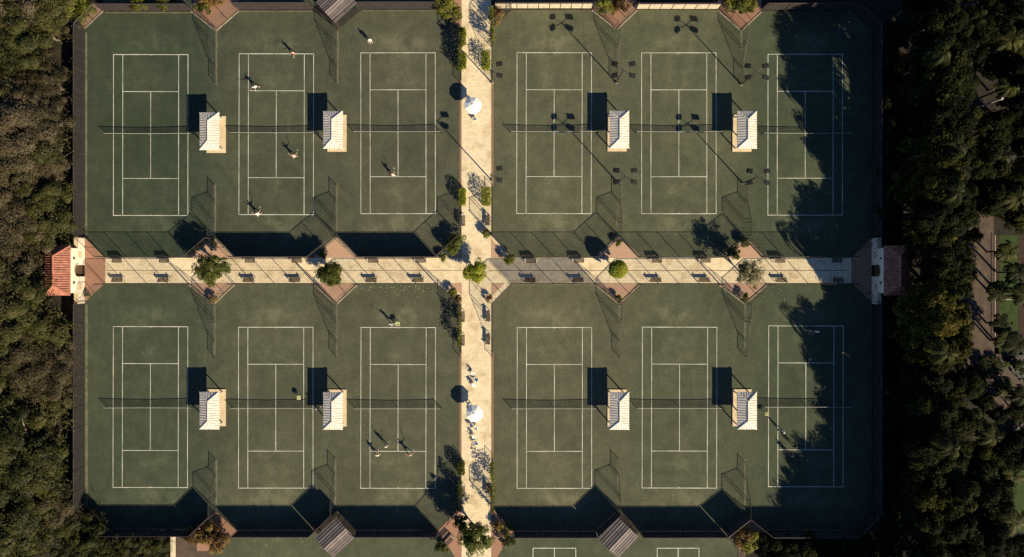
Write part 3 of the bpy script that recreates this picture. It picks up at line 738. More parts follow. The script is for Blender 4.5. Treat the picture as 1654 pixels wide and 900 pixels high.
# ------------------------------------------------------------------ gatehouses
def gatehouse(px, mirror, label):
    root = empty('gatehouse', P(px, 437.5), label, 'gatehouse')
    if mirror: root.rotation_euler.z = math.pi
    Hf, hw, D = 3.98, 3.22, 3.1     # facade faces +x, house lies towards -x
    # facade with arched doorway
    ow, spring = 0.85, 1.9
    out = [(-hw, 0), (-hw, Hf), (hw, Hf), (hw, 0), (ow, 0), (ow, spring)]
    for i in range(1, 12):
        a = math.pi * i / 12
        out.append((ow * math.cos(a), spring + ow * math.sin(a)))
    out += [(-ow, spring), (-ow, 0)]
    n = len(out)
    mb = MB()
    vs = [(0, y, z) for y, z in out] + [(-0.35, y, z) for y, z in out]
    fs = [tuple(range(n)), tuple(range(2 * n - 1, n - 1, -1))] + [((i + 1) % n, i, n + i, n + (i + 1) % n) for i in range(n)]
    mb.add(vs, fs); fac = mb.obj('facade', M['stucco'], root)
    bm = bmesh.new(); bm.from_mesh(fac.data); bmesh.ops.recalc_face_normals(bm, faces=bm.faces); bmesh.ops.triangulate(bm, faces=bm.faces); bm.to_mesh(fac.data); bm.free()
    mb = MB()
    for i in range(13):
        a = math.pi * i / 12; b = math.pi * (i + 1) / 12
        if i < 12: mb.beam((0.03, (ow + 0.10) * math.cos(a), spring + (ow + 0.10) * math.sin(a)), (0.03, (ow + 0.10) * math.cos(b), spring + (ow + 0.10) * math.sin(b)), 0.12, 0.10)
    mb.obj('arch_trim', M['slab'], fac)
    mb = MB(); mb.box((-0.42, 0, 1.35), (0.08, 2 * ow, 2.7)); mb.obj('door', M['door'], root)
    for s in (-1, 1):
        MB().box((-D / 2 - 0.175, s * (hw - 0.16), Hf / 2 - 0.02), (D - 0.36, 0.30, Hf - 0.04)).obj('side_wall', M['stucco'], root)
        MB().box((-0.26, s * (hw + 0.83), 0.88), (0.5, 1.62, 1.76)).obj('wing_wall', M['stucco'], root)
        MB().box((-0.26, s * (hw + 0.83), 1.80), (0.62, 1.66, 0.09)).obj('wing_coping', M['slab'], root)
        mb = MB(); mb.tube((0.02, s * 1.75, 3.0), (0.20, s * 1.75, 3.0), 0.16, 0.13, n=10); mb.obj('wall_lamp', M['dark_steel'], root)
        mb = MB(); mb.box((0.015, s * 2.3, 1.3), (0.05, 0.9, 1.0)); mb.obj('recessed_panel', M['slab'], root)
    MB().box((-D + 0.02, 0, Hf / 2 - 0.02), (0.3, 2 * hw - 0.66, Hf - 0.04)).obj('back_wall', M['stucco'], root)
    # hip roof of tiles
    e0, e1, xr, rr = 0.12, -D - 0.35, -D / 2 - 0.12, 1.15
    ye, yr = hw + 0.30, 2.05
    E = Hf + 0.03; Rz = Hf + rr
    c = [(e0, -ye, E), (e0, ye, E), (e1, ye, E), (e1, -ye, E), (xr, -yr, Rz), (xr, yr, Rz)]
    b = [(x, y, z - 0.10) for x, y, z in c[:4]]
    mb = MB(); mb.add(c + b, [(0, 1, 5, 4), (1, 2, 5), (2, 3, 4, 5), (3, 0, 4), (6, 7, 1, 0), (7, 8, 2, 1), (8, 9, 3, 2), (9, 6, 0, 3), (9, 8, 7, 6)])
    roof = mb.obj('roof', M['tile'], root)
    bm = bmesh.new(); bm.from_mesh(roof.data); bmesh.ops.recalc_face_normals(bm, faces=bm.faces); bm.to_mesh(roof.data); bm.free()
    mb = MB(); y = -ye + 0.18
    while y < ye - 0.1:
        k = max(0.0, (abs(y) - yr) / (ye - yr))
        for x in (e0, e1):
            p = Vector((x, y, E)); q = Vector((xr + (x - xr) * k, y, Rz + (E - Rz) * k))
            if (q - p).length > 0.2: mb.tube(p + Vector((0, 0, 0.02)), q + Vector((0, 0, 0.02)), 0.095, n=6)
        y += 0.335
    x = e1 + 0.2
    while x < e0 - 0.1:
        k = (x - xr) / (e0 - xr) if x > xr else (xr - x) / (xr - e1)
        for s in (-1, 1):
            p = Vector((x, s * ye, E)); q = Vector((x, s * (yr + (ye - yr) * k), Rz + (E - Rz) * k))
            if (q - p).length > 0.2: mb.tube(p + Vector((0, 0, 0.02)), q + Vector((0, 0, 0.02)), 0.095, n=6)
        x += 0.335
    mb.obj('barrel_tiles', M['tile'], roof)
    mb = MB(); mb.tube((xr, -yr, Rz + 0.05), (xr, yr, Rz + 0.05), 0.13, n=8)
    for (x, y) in ((e0, -ye), (e0, ye), (e1, -ye), (e1, ye)):
        mb.tube((x, y, E + 0.05), (xr, math.copysign(yr, y), Rz + 0.05), 0.11, n=8)
    mb.obj('ridge_tiles', M['tile_ridge'], roof)
    return root
gatehouse(137, False, 'sunlit white gatehouse with red tiled roof at the left end of the path')
gatehouse(1408, True, 'shaded white gatehouse with red tiled roof at the right end of the path')

# ------------------------------------------------------------------ benches, umbrellas, chairs
def make_bench():
    root = empty('park_bench', (0, 0, 0), 'x', 'bench', 'benches along the paths')   # faces +y, back at -y
    mb = MB()
    for i in range(4): mb.box((0, -0.17 + 0.13 * i, 0.44), (1.62, 0.105, 0.035))
    mb.obj('seat', M['wood'], root)
    mb = MB()
    for i in range(4): mb.box((0, -0.27 - 0.03 * i, 0.56 + 0.11 * i), (1.62, 0.03, 0.095))
    mb.obj('backrest', M['wood'], root)
    for s in (-1, 1):
        mb = MB(); x = s * 0.84
        mb.box((x, 0.20, 0.32), (0.06, 0.06, 0.64)); mb.box((x, -0.27, 0.43), (0.06, 0.06, 0.86)); mb.box((x, -0.03, 0.66), (0.09, 0.56, 0.05)); mb.box((x, -0.03, 0.40), (0.05, 0.46, 0.05))
        mb.obj('side_frame', M['bench_white'], root)
    return root
b0 = make_bench(); bt = tree_of(b0); used = [False]
def bench(px, py, rz, label):
    o = b0 if not used[0] else copy_tree(b0, bt); used[0] = True
    o.location = P(px, py, 0.024); o.rotation_euler.z = rz; o['label'] = label
BX_N = [192, 268, 406, 481, 604, 680, 857.5, 934, 1059.5, 1137.5, 1257.5, 1349.5]
BX_S = [193, 267, 404, 478, 601, 676, 856, 933, 1058, 1136, 1260, 1351]
for k, x in enumerate(BX_N): bench(x, 421.5, math.pi, f'slatted bench on the upper edge of the long path, {ORD[k]} from the left')
for k, x in enumerate(BX_S): bench(x, 451.5, 0.0, f'slatted bench on the lower edge of the long path, {ORD[k]} from the left')
for x, y, rz, t in ((748.5, 357, -90, 'left edge of the cross path just above the crossing'), (787, 356, 90, 'right edge of the cross path just above the crossing'),
                    (748, 511, -90, 'left edge of the cross path, first below the crossing'), (748, 549, -90, 'left edge of the cross path, second below the crossing'),
                    (787.5, 510, 90, 'right edge of the cross path, first below the crossing'), (787.5, 547, 90, 'right edge of the cross path, second below the crossing'),
                    (748.5, 792, -90, 'left edge of the cross path near the bottom'), (787.5, 787, 90, 'right edge of the cross path near the bottom')):
    bench(x, y, R(rz), 'slatted bench on the ' + t)
for x, y, rz, t in ((726, 873, -132, 'left'), (812, 873, 132, 'right')):
    bench(x, y, R(rz), f'slanting bench on brick at the bottom crossing, {t} of the tree')

def make_umbrella():
    root = empty('patio_umbrella', (0, 0, 0), 'x', 'umbrella', 'white patio umbrellas on the cross path')
    MB().tube((0, 0, 0), (0, 0, 2.68), 0.03, n=8).obj('pole', M['plastic'], root)
    MB().tube((0, 0, 0), (0, 0, 0.10), 0.30, 0.26, n=14).obj('base', M['kerb'], root)
    mb = MB(); n = 8; r = 1.30
    ring = [(r * math.cos(2 * math.pi * (i + .5) / n), r * math.sin(2 * math.pi * (i + .5) / n), 2.12) for i in range(n)]
    mid = [(r * .5 * math.cos(2 * math.pi * (i + .5) / n), r * .5 * math.sin(2 * math.pi * (i + .5) / n), 2.45) for i in range(n)]
    low = [(x, y, 1.98) for x, y, z in ring]
    vs = [(0, 0, 2.66)] + mid + ring + low
    fs = [(0, 1 + i, 1 + (i + 1) % n) for i in range(n)] + [(1 + i, 1 + n + i, 1 + n + (i + 1) % n, 1 + (i + 1) % n) for i in range(n)] + [(1 + n + i, 1 + 2 * n + i, 1 + 2 * n + (i + 1) % n, 1 + n + (i + 1) % n) for i in range(n)]
    mb.add(vs, fs); can = mb.obj('canopy', M['canvas'], root)
    mb = MB()
    for i in range(n): mb.tube((0, 0, 2.58), (ring[i][0] * .97, ring[i][1] * .97, 2.07), 0.012, n=5)
    mb.obj('ribs', M['steel'], can)
    MB().tube((0, 0, 2.64), (0, 0, 2.78), 0.05, 0.02, n=8).obj('finial', M['plastic'], can)
    return root
u0 = make_umbrella(); ut = tree_of(u0)
for k, (x, y, t) in enumerate(((765, 175.5, 'open white patio umbrella on the cross path between the upper courts'), (767.5, 664, 'open white patio umbrella on the cross path between the lower courts'))):
    o = u0 if k == 0 else copy_tree(u0, ut); o.location = P(x, y, 0.024); o['label'] = t
def make_table():
    root = empty('cafe_table', (0, 0, 0), 'x', 'table', 'white tables on the cross path')
    MB().tube((0, 0, 0.70), (0, 0, 0.735), 0.48, n=20).obj('tabletop', M['plastic'], root)
    MB().tube((0, 0, 0.02), (0, 0, 0.70), 0.05, n=8).obj('pedestal', M['plastic'], root)
    mb = MB()
    for i in range(4):
        a = i * math.pi / 2; mb.beam((0, 0, 0.05), (0.34 * math.cos(a), 0.34 * math.sin(a), 0.02), 0.05, 0.04)
    mb.obj('foot', M['plastic'], root)
    return root
t0 = make_table(); tt = tree_of(t0)
for k, (x, y, t) in enumerate(((765, 178.2, 'round white table under the umbrella between the upper courts'), (767.5, 667, 'round white table under the umbrella between the lower courts'))):
    o = t0 if k == 0 else copy_tree(t0, tt); o.location = P(x, y, 0.024); o['label'] = t
def make_chair():
    root = empty('resin_chair', (0, 0, 0), 'x', 'chair', 'white resin chairs on the cross path')   # faces +y
    MB().box((0, 0, 0.43), (0.50, 0.48, 0.04)).obj('seat', M['plastic'], root)
    mb = MB(); mb.box((0, -0.26, 0.66), (0.48, 0.035, 0.42), M=Matrix.Rotation(R(10), 3, 'X')); mb.obj('backrest', M['plastic'], root)
    for sx in (-1, 1):
        mb = MB(); mb.beam((sx * .26, -.22, .64), (sx * .26, .2, .64), .06, .035); mb.beam((sx * .26, .18, .42), (sx * .26, .18, .64), .04, .04); mb.obj('armrest', M['plastic'], root)
        for sy in (-1, 1): MB().tube((sx * .22, sy * .20, .42), (sx * .25, sy * .24, 0), .026, .02, n=6).obj('leg', M['plastic'], root)
    return root
c0 = make_chair(); ct = tree_of(c0)
CH = [(757, 160, 200, 'white chair beyond the upper umbrella on its shadow side'), (768, 193, 10, 'white chair just below the upper umbrella'),
      (764, 603, 160, 'uppermost of the loose white chairs above the lower umbrella'), (769, 613, 60, 'second loose white chair above the lower umbrella'), (766, 622, 200, 'third loose white chair above the lower umbrella'),
      (758, 651, 215, 'white chair on the shadow side of the lower umbrella'), (762, 686, 20, 'white chair just below the lower umbrella, left one'), (770, 690, -20, 'white chair just below the lower umbrella, right one'),
      (766, 705, 170, 'white chair farther below the lower umbrella'), (770, 714, 10, 'lowest white chair on the cross path')]
for k, (x, y, a, t) in enumerate(CH):
    o = c0 if k == 0 else copy_tree(c0, ct); o.location = P(x, y, 0.024); o.rotation_euler.z = R(a); o['label'] = t

# ------------------------------------------------------------------ vegetation
def quads_mesh(name, C, D, B, mat):
    """leaf-shaped quads: centre C, half length vector D, half width vector B  (n,3 arrays)"""
    n = len(C)
    V = np.empty((n, 4, 3), np.float32)
    V[:, 0] = C - D; V[:, 1] = C + B - D * 0.1; V[:, 2] = C + D; V[:, 3] = C - B - D * 0.1
    me = bpy.data.meshes.new(name)
    me.vertices.add(4 * n); me.vertices.foreach_set('co', V.reshape(-1))
    me.loops.add(4 * n); me.loops.foreach_set('vertex_index', np.arange(4 * n, dtype=np.int32))
    me.polygons.add(n); me.polygons.foreach_set('loop_start', np.arange(0, 4 * n, 4, dtype=np.int32))
    me.polygons.foreach_set('loop_total', np.full(n, 4, np.int32))
    me.materials.append(mat)
    me.update(calc_edges=True)
    return me
def unit(a): return a / np.maximum(1e-6, np.linalg.norm(a, axis=1, keepdims=True))
def leaves(rng, pts, l, w, up=0.5, droop=0.0, out=None):
    n = len(pts)
    D = unit(rng.normal(size=(n, 3)) * np.array([1, 1, 0.55])); D[:, 2] -= droop; D = unit(D)
    Nn = rng.normal(size=(n, 3)); Nn[:, 2] += up * 2.0; Nn = unit(Nn)
    if out is not None: Nn = unit(out * 1.15 + Nn * 0.55); D = unit(np.cross(Nn, rng.normal(size=(n, 3)))); D[:, 2] -= droop; D = unit(D)
    B = unit(np.cross(Nn, D))
    s = rng.uniform(0.6, 1.4, (n, 1))
    return pts, D * l / 2 * s, B * w / 2 * s
def clumpy(rng, cx, rx, ry, rz, zc, k, per, rc, shell=0.75, flat=0.8, lump_=1.0):
    """leaf points gathered in k clumps spread through an ellipsoid"""
    d = unit(rng.normal(size=(k, 3))); d[:, 2] = np.where(d[:, 2] < -0.35, -d[:, 2], d[:, 2])
    rad = rng.uniform(shell, 1.08, (k, 1)) ** 0.8
    lump = 1 + lump_ * 0.22 * np.sin(3 * np.arctan2(d[:, 1], d[:, 0]) + rng.uniform(0, 6))[:, None] * 0.6
    cen = d * rad * lump * np.array([rx, ry, rz]) + np.array([cx[0], cx[1], zc])
    rcs = rc * rng.uniform(0.55, 1.4, (k, 1))
    pts = []; global CL_OUT; outs = []
    for i in range(k):
        q = unit(rng.normal(size=(per, 3))) * (rng.uniform(0.25, 1.0, (per, 1)) ** 0.5) * rcs[i]
        q[:, 2] *= flat
        outs.append(unit(q + d[i] * rcs[i] * 0.5 + np.array([0, 0, 0.25]) * rcs[i]))
        pts.append(q + cen[i])
    CL_OUT = np.concatenate(outs)
    return np.concatenate(pts), cen
def trunk_mesh(rng, name, h, r, cen, mat, lean=0.4, nb=9, twig=0.35):
    mb = MB()
    pts = [Vector((0, 0, -0.05))]
    for i in range(1, 5):
        pts.append(Vector((rng.normal() * lean * 0.2 * i, rng.normal() * lean * 0.2 * i, h * 0.62 * i / 4)))
    for i in range(4): mb.tube(pts[i], pts[i + 1], r * (1 - 0.16 * i), r * (1 - 0.16 * (i + 1)), n=7, caps=False)
    sel = rng.permutation(len(cen))[:nb]
    for j in sel:
        t = rng.integers(1, 5); a = pts[t]; c = Vector(cen[j])
        m = a.lerp(c, 0.5) + Vector((0, 0, 0.25 * rng.uniform(-0.5, 1.5)))
        mb.tube(a, m, r * 0.42, r * 0.26, n=5, caps=False); mb.tube(m, c, r * 0.26, r * 0.08, n=5, caps=False)
        c2 = c + Vector(rng.normal(size=3)) * twig
        mb.tube(c, c2, r * 0.10, r * 0.04, n=4, caps=False)
    return mb.mesh(name, mat)

VAR = {}
def tree_kind(key, n, maker): VAR[key] = [maker(np.random.default_rng(100 + 17 * i + len(key) * 3)) for i in range(n)]
def mk_olive(leafmat, k=36, per=520, rx=3.4, rz=2.5, h=7.6, l=0.26, w=0.09, rc=0.86):
    def f(rng):
        pts, cen = clumpy(rng, (0, 0), rx * rng.uniform(.85, 1.1), rx * rng.uniform(.85, 1.1), rz, h - rz, k, per, rc, 0.35, 0.62)
        # ragged sprays beyond the outline
        sp = cen[rng.integers(0, k, 130)] + rng.normal(size=(130, 3)) * np.array([1.1, 1.1, 0.5])
        ex = (sp[:, None, :] + rng.normal(size=(130, 16, 3)) * np.array([0.32, 0.32, 0.16])).reshape(-1, 3)
        eo = unit(rng.normal(size=(len(ex), 3)) * 0.5 + np.array([0, 0, 1.0]))
        C, D, B = leaves(rng, np.concatenate([pts, ex]), l, w, 0.9, 0.1, np.concatenate([CL_OUT, eo]))
        return (quads_mesh('crown', C, D, B, leafmat), trunk_mesh(rng, 'trunk', h, 0.20, cen, M['pale_bark'], nb=14, twig=0.8), h)
    return f
def mk_broad(leafmat, k=44, per=130, rx=3.0, rz=2.9, h=9, l=0.42, w=0.20, rc=0.95, shell=0.5, nb=10, r=0.22, flat=0.8, lump=1.0):
    def f(rng):
        pts, cen = clumpy(rng, (0, 0), rx * rng.uniform(.9, 1.12), rx * rng.uniform(.9, 1.12), rz, h - rz, k, per, rc, shell, flat, lump)
        C, D, B = leaves(rng, pts, l, w, 0.7, 0.0, CL_OUT)
        return (quads_mesh('crown', C, D, B, leafmat), trunk_mesh(rng, 'trunk', h, r, cen, M['bark'], nb=nb, twig=0.2), h)
    return f
tree_kind('olive', 4, mk_olive(M['lf_olive']))
tree_kind('olive_green', 3, mk_olive(M['lf_green'], l=0.31, w=0.12))
tree_kind('dark', 5, mk_broad(M['lf_dark'], k=50, per=190, rc=1.0))
tree_kind('moss', 3, mk_broad(M['lf_moss'], k=40, per=130, rx=2.7, rz=2.4, h=7.5, l=0.45, w=0.22, rc=0.85))
tree_kind('darkbush', 3, mk_broad(M['lf_dark'], k=34, per=110, rx=1.55, rz=1.5, h=3.7, l=0.30, w=0.15, rc=0.6, r=0.09))
tree_kind('shrub', 3, mk_broad(M['lf_shrub'], k=22, per=90, rx=0.8, rz=0.75, h=1.9, l=0.20, w=0.09, rc=0.36, r=0.05, nb=6))
tree_kind('yellow', 3, mk_broad(M['lf_yellow'], k=24, per=100, rx=1.15, rz=0.95, h=2.4, l=0.26, w=0.11, rc=0.48, r=0.06, nb=7))
tree_kind('rust', 3, mk_broad(M['lf_rust'], k=20, per=90, rx=0.9, rz=0.7, h=1.7, l=0.22, w=0.10, rc=0.4, r=0.05, nb=6))

def plant(key, i, loc, scale, rz, name, label, cat, group=None, sz=None):
    cm, tm, h = VAR[key][i % len(VAR[key])]
    root = empty(name, loc, label, cat, group, rz)
    s = scale if isinstance(scale, (tuple, list)) else (scale, scale, scale)
    root.scale = s
    link('trunk' if key in ('olive', 'olive_green', 'dark', 'moss') else 'stems', tm, root)
    link('crown' if key in ('olive', 'olive_green', 'dark', 'moss') else 'foliage', cm, root)
    return root

# left shelter belt
rg = np.random.default_rng(5)
for ci, (ax, h0, nm) in enumerate(((72, 7.0, 'row against the left wall'), (26, 8.6, 'second row left of the wall'), (-16, 9.2, 'outermost row on the left'))):
    ys = np.arange(14 if ci != 1 else -14, 904, 43.0)
    for k, y in enumerate(ys):
        h = h0 * rg.uniform(0.78, 1.2)
        x = ax + rg.uniform(-9, 9); yy = y + rg.uniform(-9, 9)
        if ci == 0 and 385 < yy < 500: x -= 34; h *= 0.8
        if ci == 1 and 400 < yy < 490: x -= 14
        g = A(x, yy, h * 0.72)
        green = rg.uniform() < (0.25 + 0.5 * (yy > 640) + 0.25 * (yy < 110))
        key = 'olive_green' if green else 'olive'
        plant(key, int(rg.integers(0, 9)), g, h / 7.6, rg.uniform(0, 6.28), 'olive_tree', f'feathery {"green" if green else "brownish"} tree, {ORD[k]} from the top in the {nm}', 'tree', 'feathery trees left of the courts')
# bottom left hedge trees
for k, (x, y, h) in enumerate(((150, 862, 3.6), (176, 884, 3.6), (205, 878, 3.2), (232, 884, 3.4), (258, 882, 3.3), (190, 904, 3.8), (226, 908, 3.6), (256, 908, 3.4))):
    plant('olive_green', k, A(x, y, h * 0.7), (0.42, 0.42, h / 7.6), k * 1.3, 'hedge_tree', f'low green hedge tree, {ORD[k % 5]} from the left in the {"upper" if k < 5 else "lower"} hedge row at bottom left', 'tree', 'hedge trees below the first lower court')
for k, (x, y, h, t) in enumerate(((112, 858, 5.0, 'green feathery tree at the bottom left corner of the courts'), (138, 880, 4.4, 'green feathery tree just below the bottom left court corner'), (108, 898, 5.6, 'green feathery tree at the bottom edge left of the low hedge'), (160, 902, 4.2, 'green feathery tree at the bottom edge by the low hedge'), (150, 848, 2.6, 'small green tree inside the bottom left corner fence'))):
    plant('olive_green', k + 1, A(x, y, h * .7), (.62, .62, h / 7.6), k * 1.9, 'hedge_tree', t, 'tree')
# top left corner
for k, (x, y, h, t) in enumerate(((130, 14, 3.2, 'yellow-green bushy tree at the top left corner of the first upper court'), (112, 4, 4.2, 'taller yellow-green tree behind the top left corner fence'), (225, -2, 3.0, 'yellow-green shrub above the first upper court fence'), (262, -4, 3.0, 'second yellow-green shrub above the first upper court fence'))):
    plant('yellow', k, A(x, y, h * .7), h / 2.4, k * 2.1, 'corner_shrub', t, 'shrub')

# dark grove on the right
DK = []
rows = [(1448, 1.0, 'hedge'), ]
for k, y in enumerate(np.arange(60, 900, 36.0)):
    if 395 < y < 480: continue
    x = 1430 + rg.uniform(-3, 6)
    plant('darkbush', int(rg.integers(0, 9)), P(x, y + rg.uniform(-6, 6)), rg.uniform(0.8, 1.15), rg.uniform(0, 6), 'wall_shrub', f'dark shrub against the right wall, {ORD[k]} down from the top', 'shrub', 'dark shrubs along the right wall')
# tall trees whose shadows reach over the sixth courts (plan position, height, width)
TALL = [(1452, 118, 12.6, 1), (1450, 168, 14, 1), (1455, 214, 14.4, 1.05), (1452, 262, 14.6, 1), (1450, 308, 14.5, 1), (1452, 350, 11.8, 0.95), (1456, 388, 9.6, 0.9), (1476, 430, 10.5, 1), (1482, 502, 11, 0.9), (1484, 548, 11.2, 0.9), (1492, 455, 9, 0.85), (1452, 478, 12.6, 1), (1450, 522, 12.9, 1),
        (1456, 560, 11.8, 0.95), (1458, 600, 9.1, 0.9), (1452, 648, 11.1, 0.95), (1450, 690, 11.3, 1), (1455, 734, 9.6, 0.9), (1452, 778, 10.2, 0.9), (1454, 820, 9, .85), (1450, 864, 10.5, .88), (1454, 906, 12.7, 1), (1450, 950, 14.5, 1), (1452, 996, 14.5, 1), (1455, 1040, 14.1, 1), (1452, 70, 13.2, 1), (1450, 24, 13.6, 1)]
TALL.sort(key=lambda t: t[1])
for k, (x, y, h, w) in enumerate(TALL):
    gold = 470 < y < 570 or 300 < y < 320 or 770 < y < 790
    plant('moss' if gold else 'dark', k * 2 + 1, P(x, y), (w * .98, w * .98, h / (7.5 if gold else 9)), rg.uniform(0, 6), 'broadleaf_tree', f'tall {"golden-green" if gold else "dark"} leafy tree, {ORD[k]} from the top in the row behind the right wall', 'tree', 'dark leafy trees right of the courts')
for ci, (ax, h0, t) in enumerate(((1545, 9.5, 'second row right of the wall'), (1596, 8.6, 'third row right of the wall'), (1650, 8.6, 'outermost row on the right'))):
    k = 0
    for y in np.arange(-20 + 17 * ci, 960, 54.0):
        x = ax + rg.uniform(-10, 10); yy = y + rg.uniform(-10, 10); h = h0 * rg.uniform(.8, 1.15)
        if ci > 0 and 350 < yy < 720: continue
        if ci == 0 and 372 < yy < 600: x -= 14; h *= .8
        if ci == 1 and 150 < yy < 200: continue
        if ci == 2 and yy > 740: continue
        plant('dark', int(rg.integers(0, 9)), A(x, yy, h * .75), (.86, .86, h / 9), rg.uniform(0, 6), 'broadleaf_tree', f'dark leafy tree, {ORD[k]} from the top in the {t}', 'tree', 'dark leafy trees right of the courts'); k += 1
for k, (x, y, h, t) in enumerate(((1478, 505, 8.2, 'upper'), (1518, 540, 8.0, 'middle'), (1490, 560, 8.4, 'lower'), (1470, 300, 7.5, 'topmost single'))):
    plant('moss', k, A(x, y, h * .75), (.95, .95, h / 7.5), k * 1.9, 'broadleaf_tree', f'golden-green leafy tree right of the wall, {t} one among the dark trees', 'tree', 'golden trees right of the courts')
for k, (x, y, h, t) in enumerate(((1626, 332, 5.5, 'above the garden walk'), (1656, 352, 6.0, 'at the right edge above the lawn'), (1590, 742, 7.0, 'left of the lower lawn'), (1606, 812, 6.5, 'at the left edge of the lower lawn'), (1640, 884, 6.0, 'in the bottom right corner'), (1652, 660, 4.5, 'where the garden walk leaves the picture'))):
    plant('dark', k + 2, A(x, y, h * .75), (.62, .62, h / 9), k * 1.3, 'broadleaf_tree', f'small dark leafy tree {t}', 'tree', 'dark leafy trees right of the courts')
for k, (x, y, h) in enumerate(((1240, 885, 3.4), (1275, 890, 3.2), (1312, 886, 3.6), (1350, 890, 3.4), (1392, 884, 4.2), (1425, 878, 4.6), (1260, 908, 3.8), (1330, 910, 3.8), (1395, 908, 4.2))):
    plant('darkbush', k, A(x, y, h * .6), (1.15, 1.15, h / 3.7), k * 1.7, 'dark_shrub', f'dark shrub below the sixth lower court fence, {ORD[k % 6]} from the left in the {"upper" if k < 6 else "lower"} line', 'shrub', 'dark shrubs below the sixth lower court')

# palms
def mk_palm(rng, h=9.0, nf=20, fl=2.9):
    tr = MB(); p = Vector((0, 0, -0.05)); bend = rng.normal(size=2) * 0.35
    for i in range(6):
        q = Vector((bend[0] * ((i + 1) / 6) ** 2, bend[1] * ((i + 1) / 6) ** 2, h * (i + 1) / 6))
        tr.tube(p, q, 0.17 - 0.012 * i, 0.165 - 0.012 * i, n=8, caps=False); p = q
    top = np.array(p)
    Cs, Ds, Bs = [], [], []
    for f in range(nf):
        az = 2 * math.pi * f / nf * 1.0 + rng.uniform(-.2, .2); el = rng.uniform(-0.25, 1.05)
        hd = np.array([math.cos(az), math.sin(az), 0.0]); L = fl * rng.uniform(.8, 1.12)
        n = 26; prev = top.copy(); e = el
        side = np.array([-math.sin(az), math.cos(az), 0.0])
        for i in range(n):
            e -= 0.085 + 0.03 * rng.uniform()
            d = hd * math.cos(e) + np.array([0, 0, math.sin(e)])
            nxt = prev + d * L / n
            Cs.append((prev + nxt) / 2); Ds.append(d * L / n * 0.62); Bs.append(side * 0.035)
            if i > 2:
                ll = 0.62 * math.sin(math.pi * (i + 1) / (n + 2)) ** 0.6 + 0.08
                for s in (-1, 1):
                    lv = unit((side * s + d * 0.55 + np.array([0, 0, -0.35 - 0.2 * rng.uniform()]))[None])[0]
                    Cs.append(nxt + lv * ll / 2); Ds.append(lv * ll / 2)
                    bb = np.cross(lv, np.array([0, 0, 1.0])); bb = bb / max(1e-6, np.linalg.norm(bb)); Bs.append(bb * 0.062)
            prev = nxt
    return (quads_mesh('fronds', np.array(Cs), np.array(Ds), np.array(Bs), M['lf_palm']), tr.mesh('trunk', M['bark']), h)
VAR['palm'] = [mk_palm(np.random.default_rng(300 + i)) for i in range(4)]
PALM = [(1452, 262, 14.6, 'ground'), (1450, 330, 14.4, 'ground'), (1448, 690, 14.0, 'ground'), (1446, 560, 13.8, 'ground'), (1454, 1000, 14.2, 'ground'), (1444, 130, 13.6, 'ground'),
        (1540, 150, 8.5, 0), (1628, 60, 8.5, 0), (1585, 32, 9, 0), (1630, 140, 8, 0), (1618, 245, 8.5, 0), (1560, 270, 8, 0), (1640, 320, 9, 0), (1600, 330, 7.5, 0), (1630, 405, 5.2, 0), (1660, 480, 6, 0), (1628, 553, 4.2, 0), (1648, 640, 7, 0), (1580, 690, 7.5, 0), (1604, 708, 8.5, 0),
        (1560, 620, 7.5, 0), (1622, 470, 3.9, 0), (1618, 524, 3.6, 0), (1648, 440, 5.5, 0), (1606, 592, 4.2, 0), (1642, 560, 4.4, 0), (1622, 628, 4.8, 0), (1598, 780, 8, 0), (1636, 842, 7.5, 0), (1575, 850, 8, 0), (1640, 770, 7, 0), (1540, 760, 8.5, 0), (1520, 560, 8, 0)]
PALM.sort(key=lambda t: t[1])
pk = 0
for k, (x, y, h, g) in enumerate(PALM):
    loc = P(x, y) if g else A(x, y, h)
    t = f'very tall feathery palm rising behind the right wall, {ORD[pk]} from the top' if g else f'feathery palm at the far right, {ORD[k - pk]} of those from the top'
    if g: pk += 1
    root = empty('palm_tree', loc, t, 'palm', 'palms right of the courts', rg.uniform(0, 6))
    cm, tm, h0 = VAR['palm'][k % 4]
    s = 1.0 + 0.12 * rg.uniform(-1, 1)
    root.scale = (s, s, h / h0)
    link('trunk', tm, root); link('crown', cm, root)

# path-side trees
def single_tree(name, label, loc, leafmat, rx, rz, h, k, per, rc, l, w, r, shell=0.5, flat=0.85, seed=1, cat='tree', lump=1.0):
    cm, tm, _ = mk_broad(leafmat, k=k, per=per, rx=rx, rz=rz, h=h, l=l, w=w, rc=rc, shell=shell, nb=12, r=r, flat=flat, lump=lump)(np.random.default_rng(seed))
    root = empty(name, loc, label, cat, 'trees on the paths')
    link('trunk', tm, root); link('crown', cm, root)
    return root
single_tree('path_tree', 'leafy green tree on the long path between the first and second courts', A(342, 434, 3.2), M['lf_shrub'], 2.1, 1.6, 4.9, 60, 100, 0.55, 0.26, 0.12, 0.12, 0.4, seed=4)
single_tree('path_tree', 'round dense dark green tree on the path between the second and third courts', A(533, 443, 2.8), M['lf_shrub'], 1.55, 1.35, 4.1, 110, 130, 0.40, 0.18, 0.085, 0.11, 0.6, 1.0, seed=9)
single_tree('path_tree', 'bright green spiky tree at the central crossing of the two paths', A(767, 439, 2.3), M['lf_lime'], 1.4, 0.9, 3.2, 60, 60, 0.42, 0.46, 0.10, 0.10, 0.4, seed=15)
single_tree('topiary_tree', 'bright yellow-green clipped ball tree on path between fourth and fifth courts', A(998.5, 435, 2.5), M['lf_lime'], 1.12, 1.12, 3.5, 460, 40, 0.17, 0.14, 0.08, 0.08, 0.97, 1.0, seed=21, lump=0.0)
single_tree('path_tree', 'pale silvery loose tree on the path between the fifth and sixth courts', A(1209, 440, 3.9), M['lf_silver'], 2.1, 1.6, 5.6, 44, 80, 0.55, 0.25, 0.10, 0.12, 0.35, seed=33)
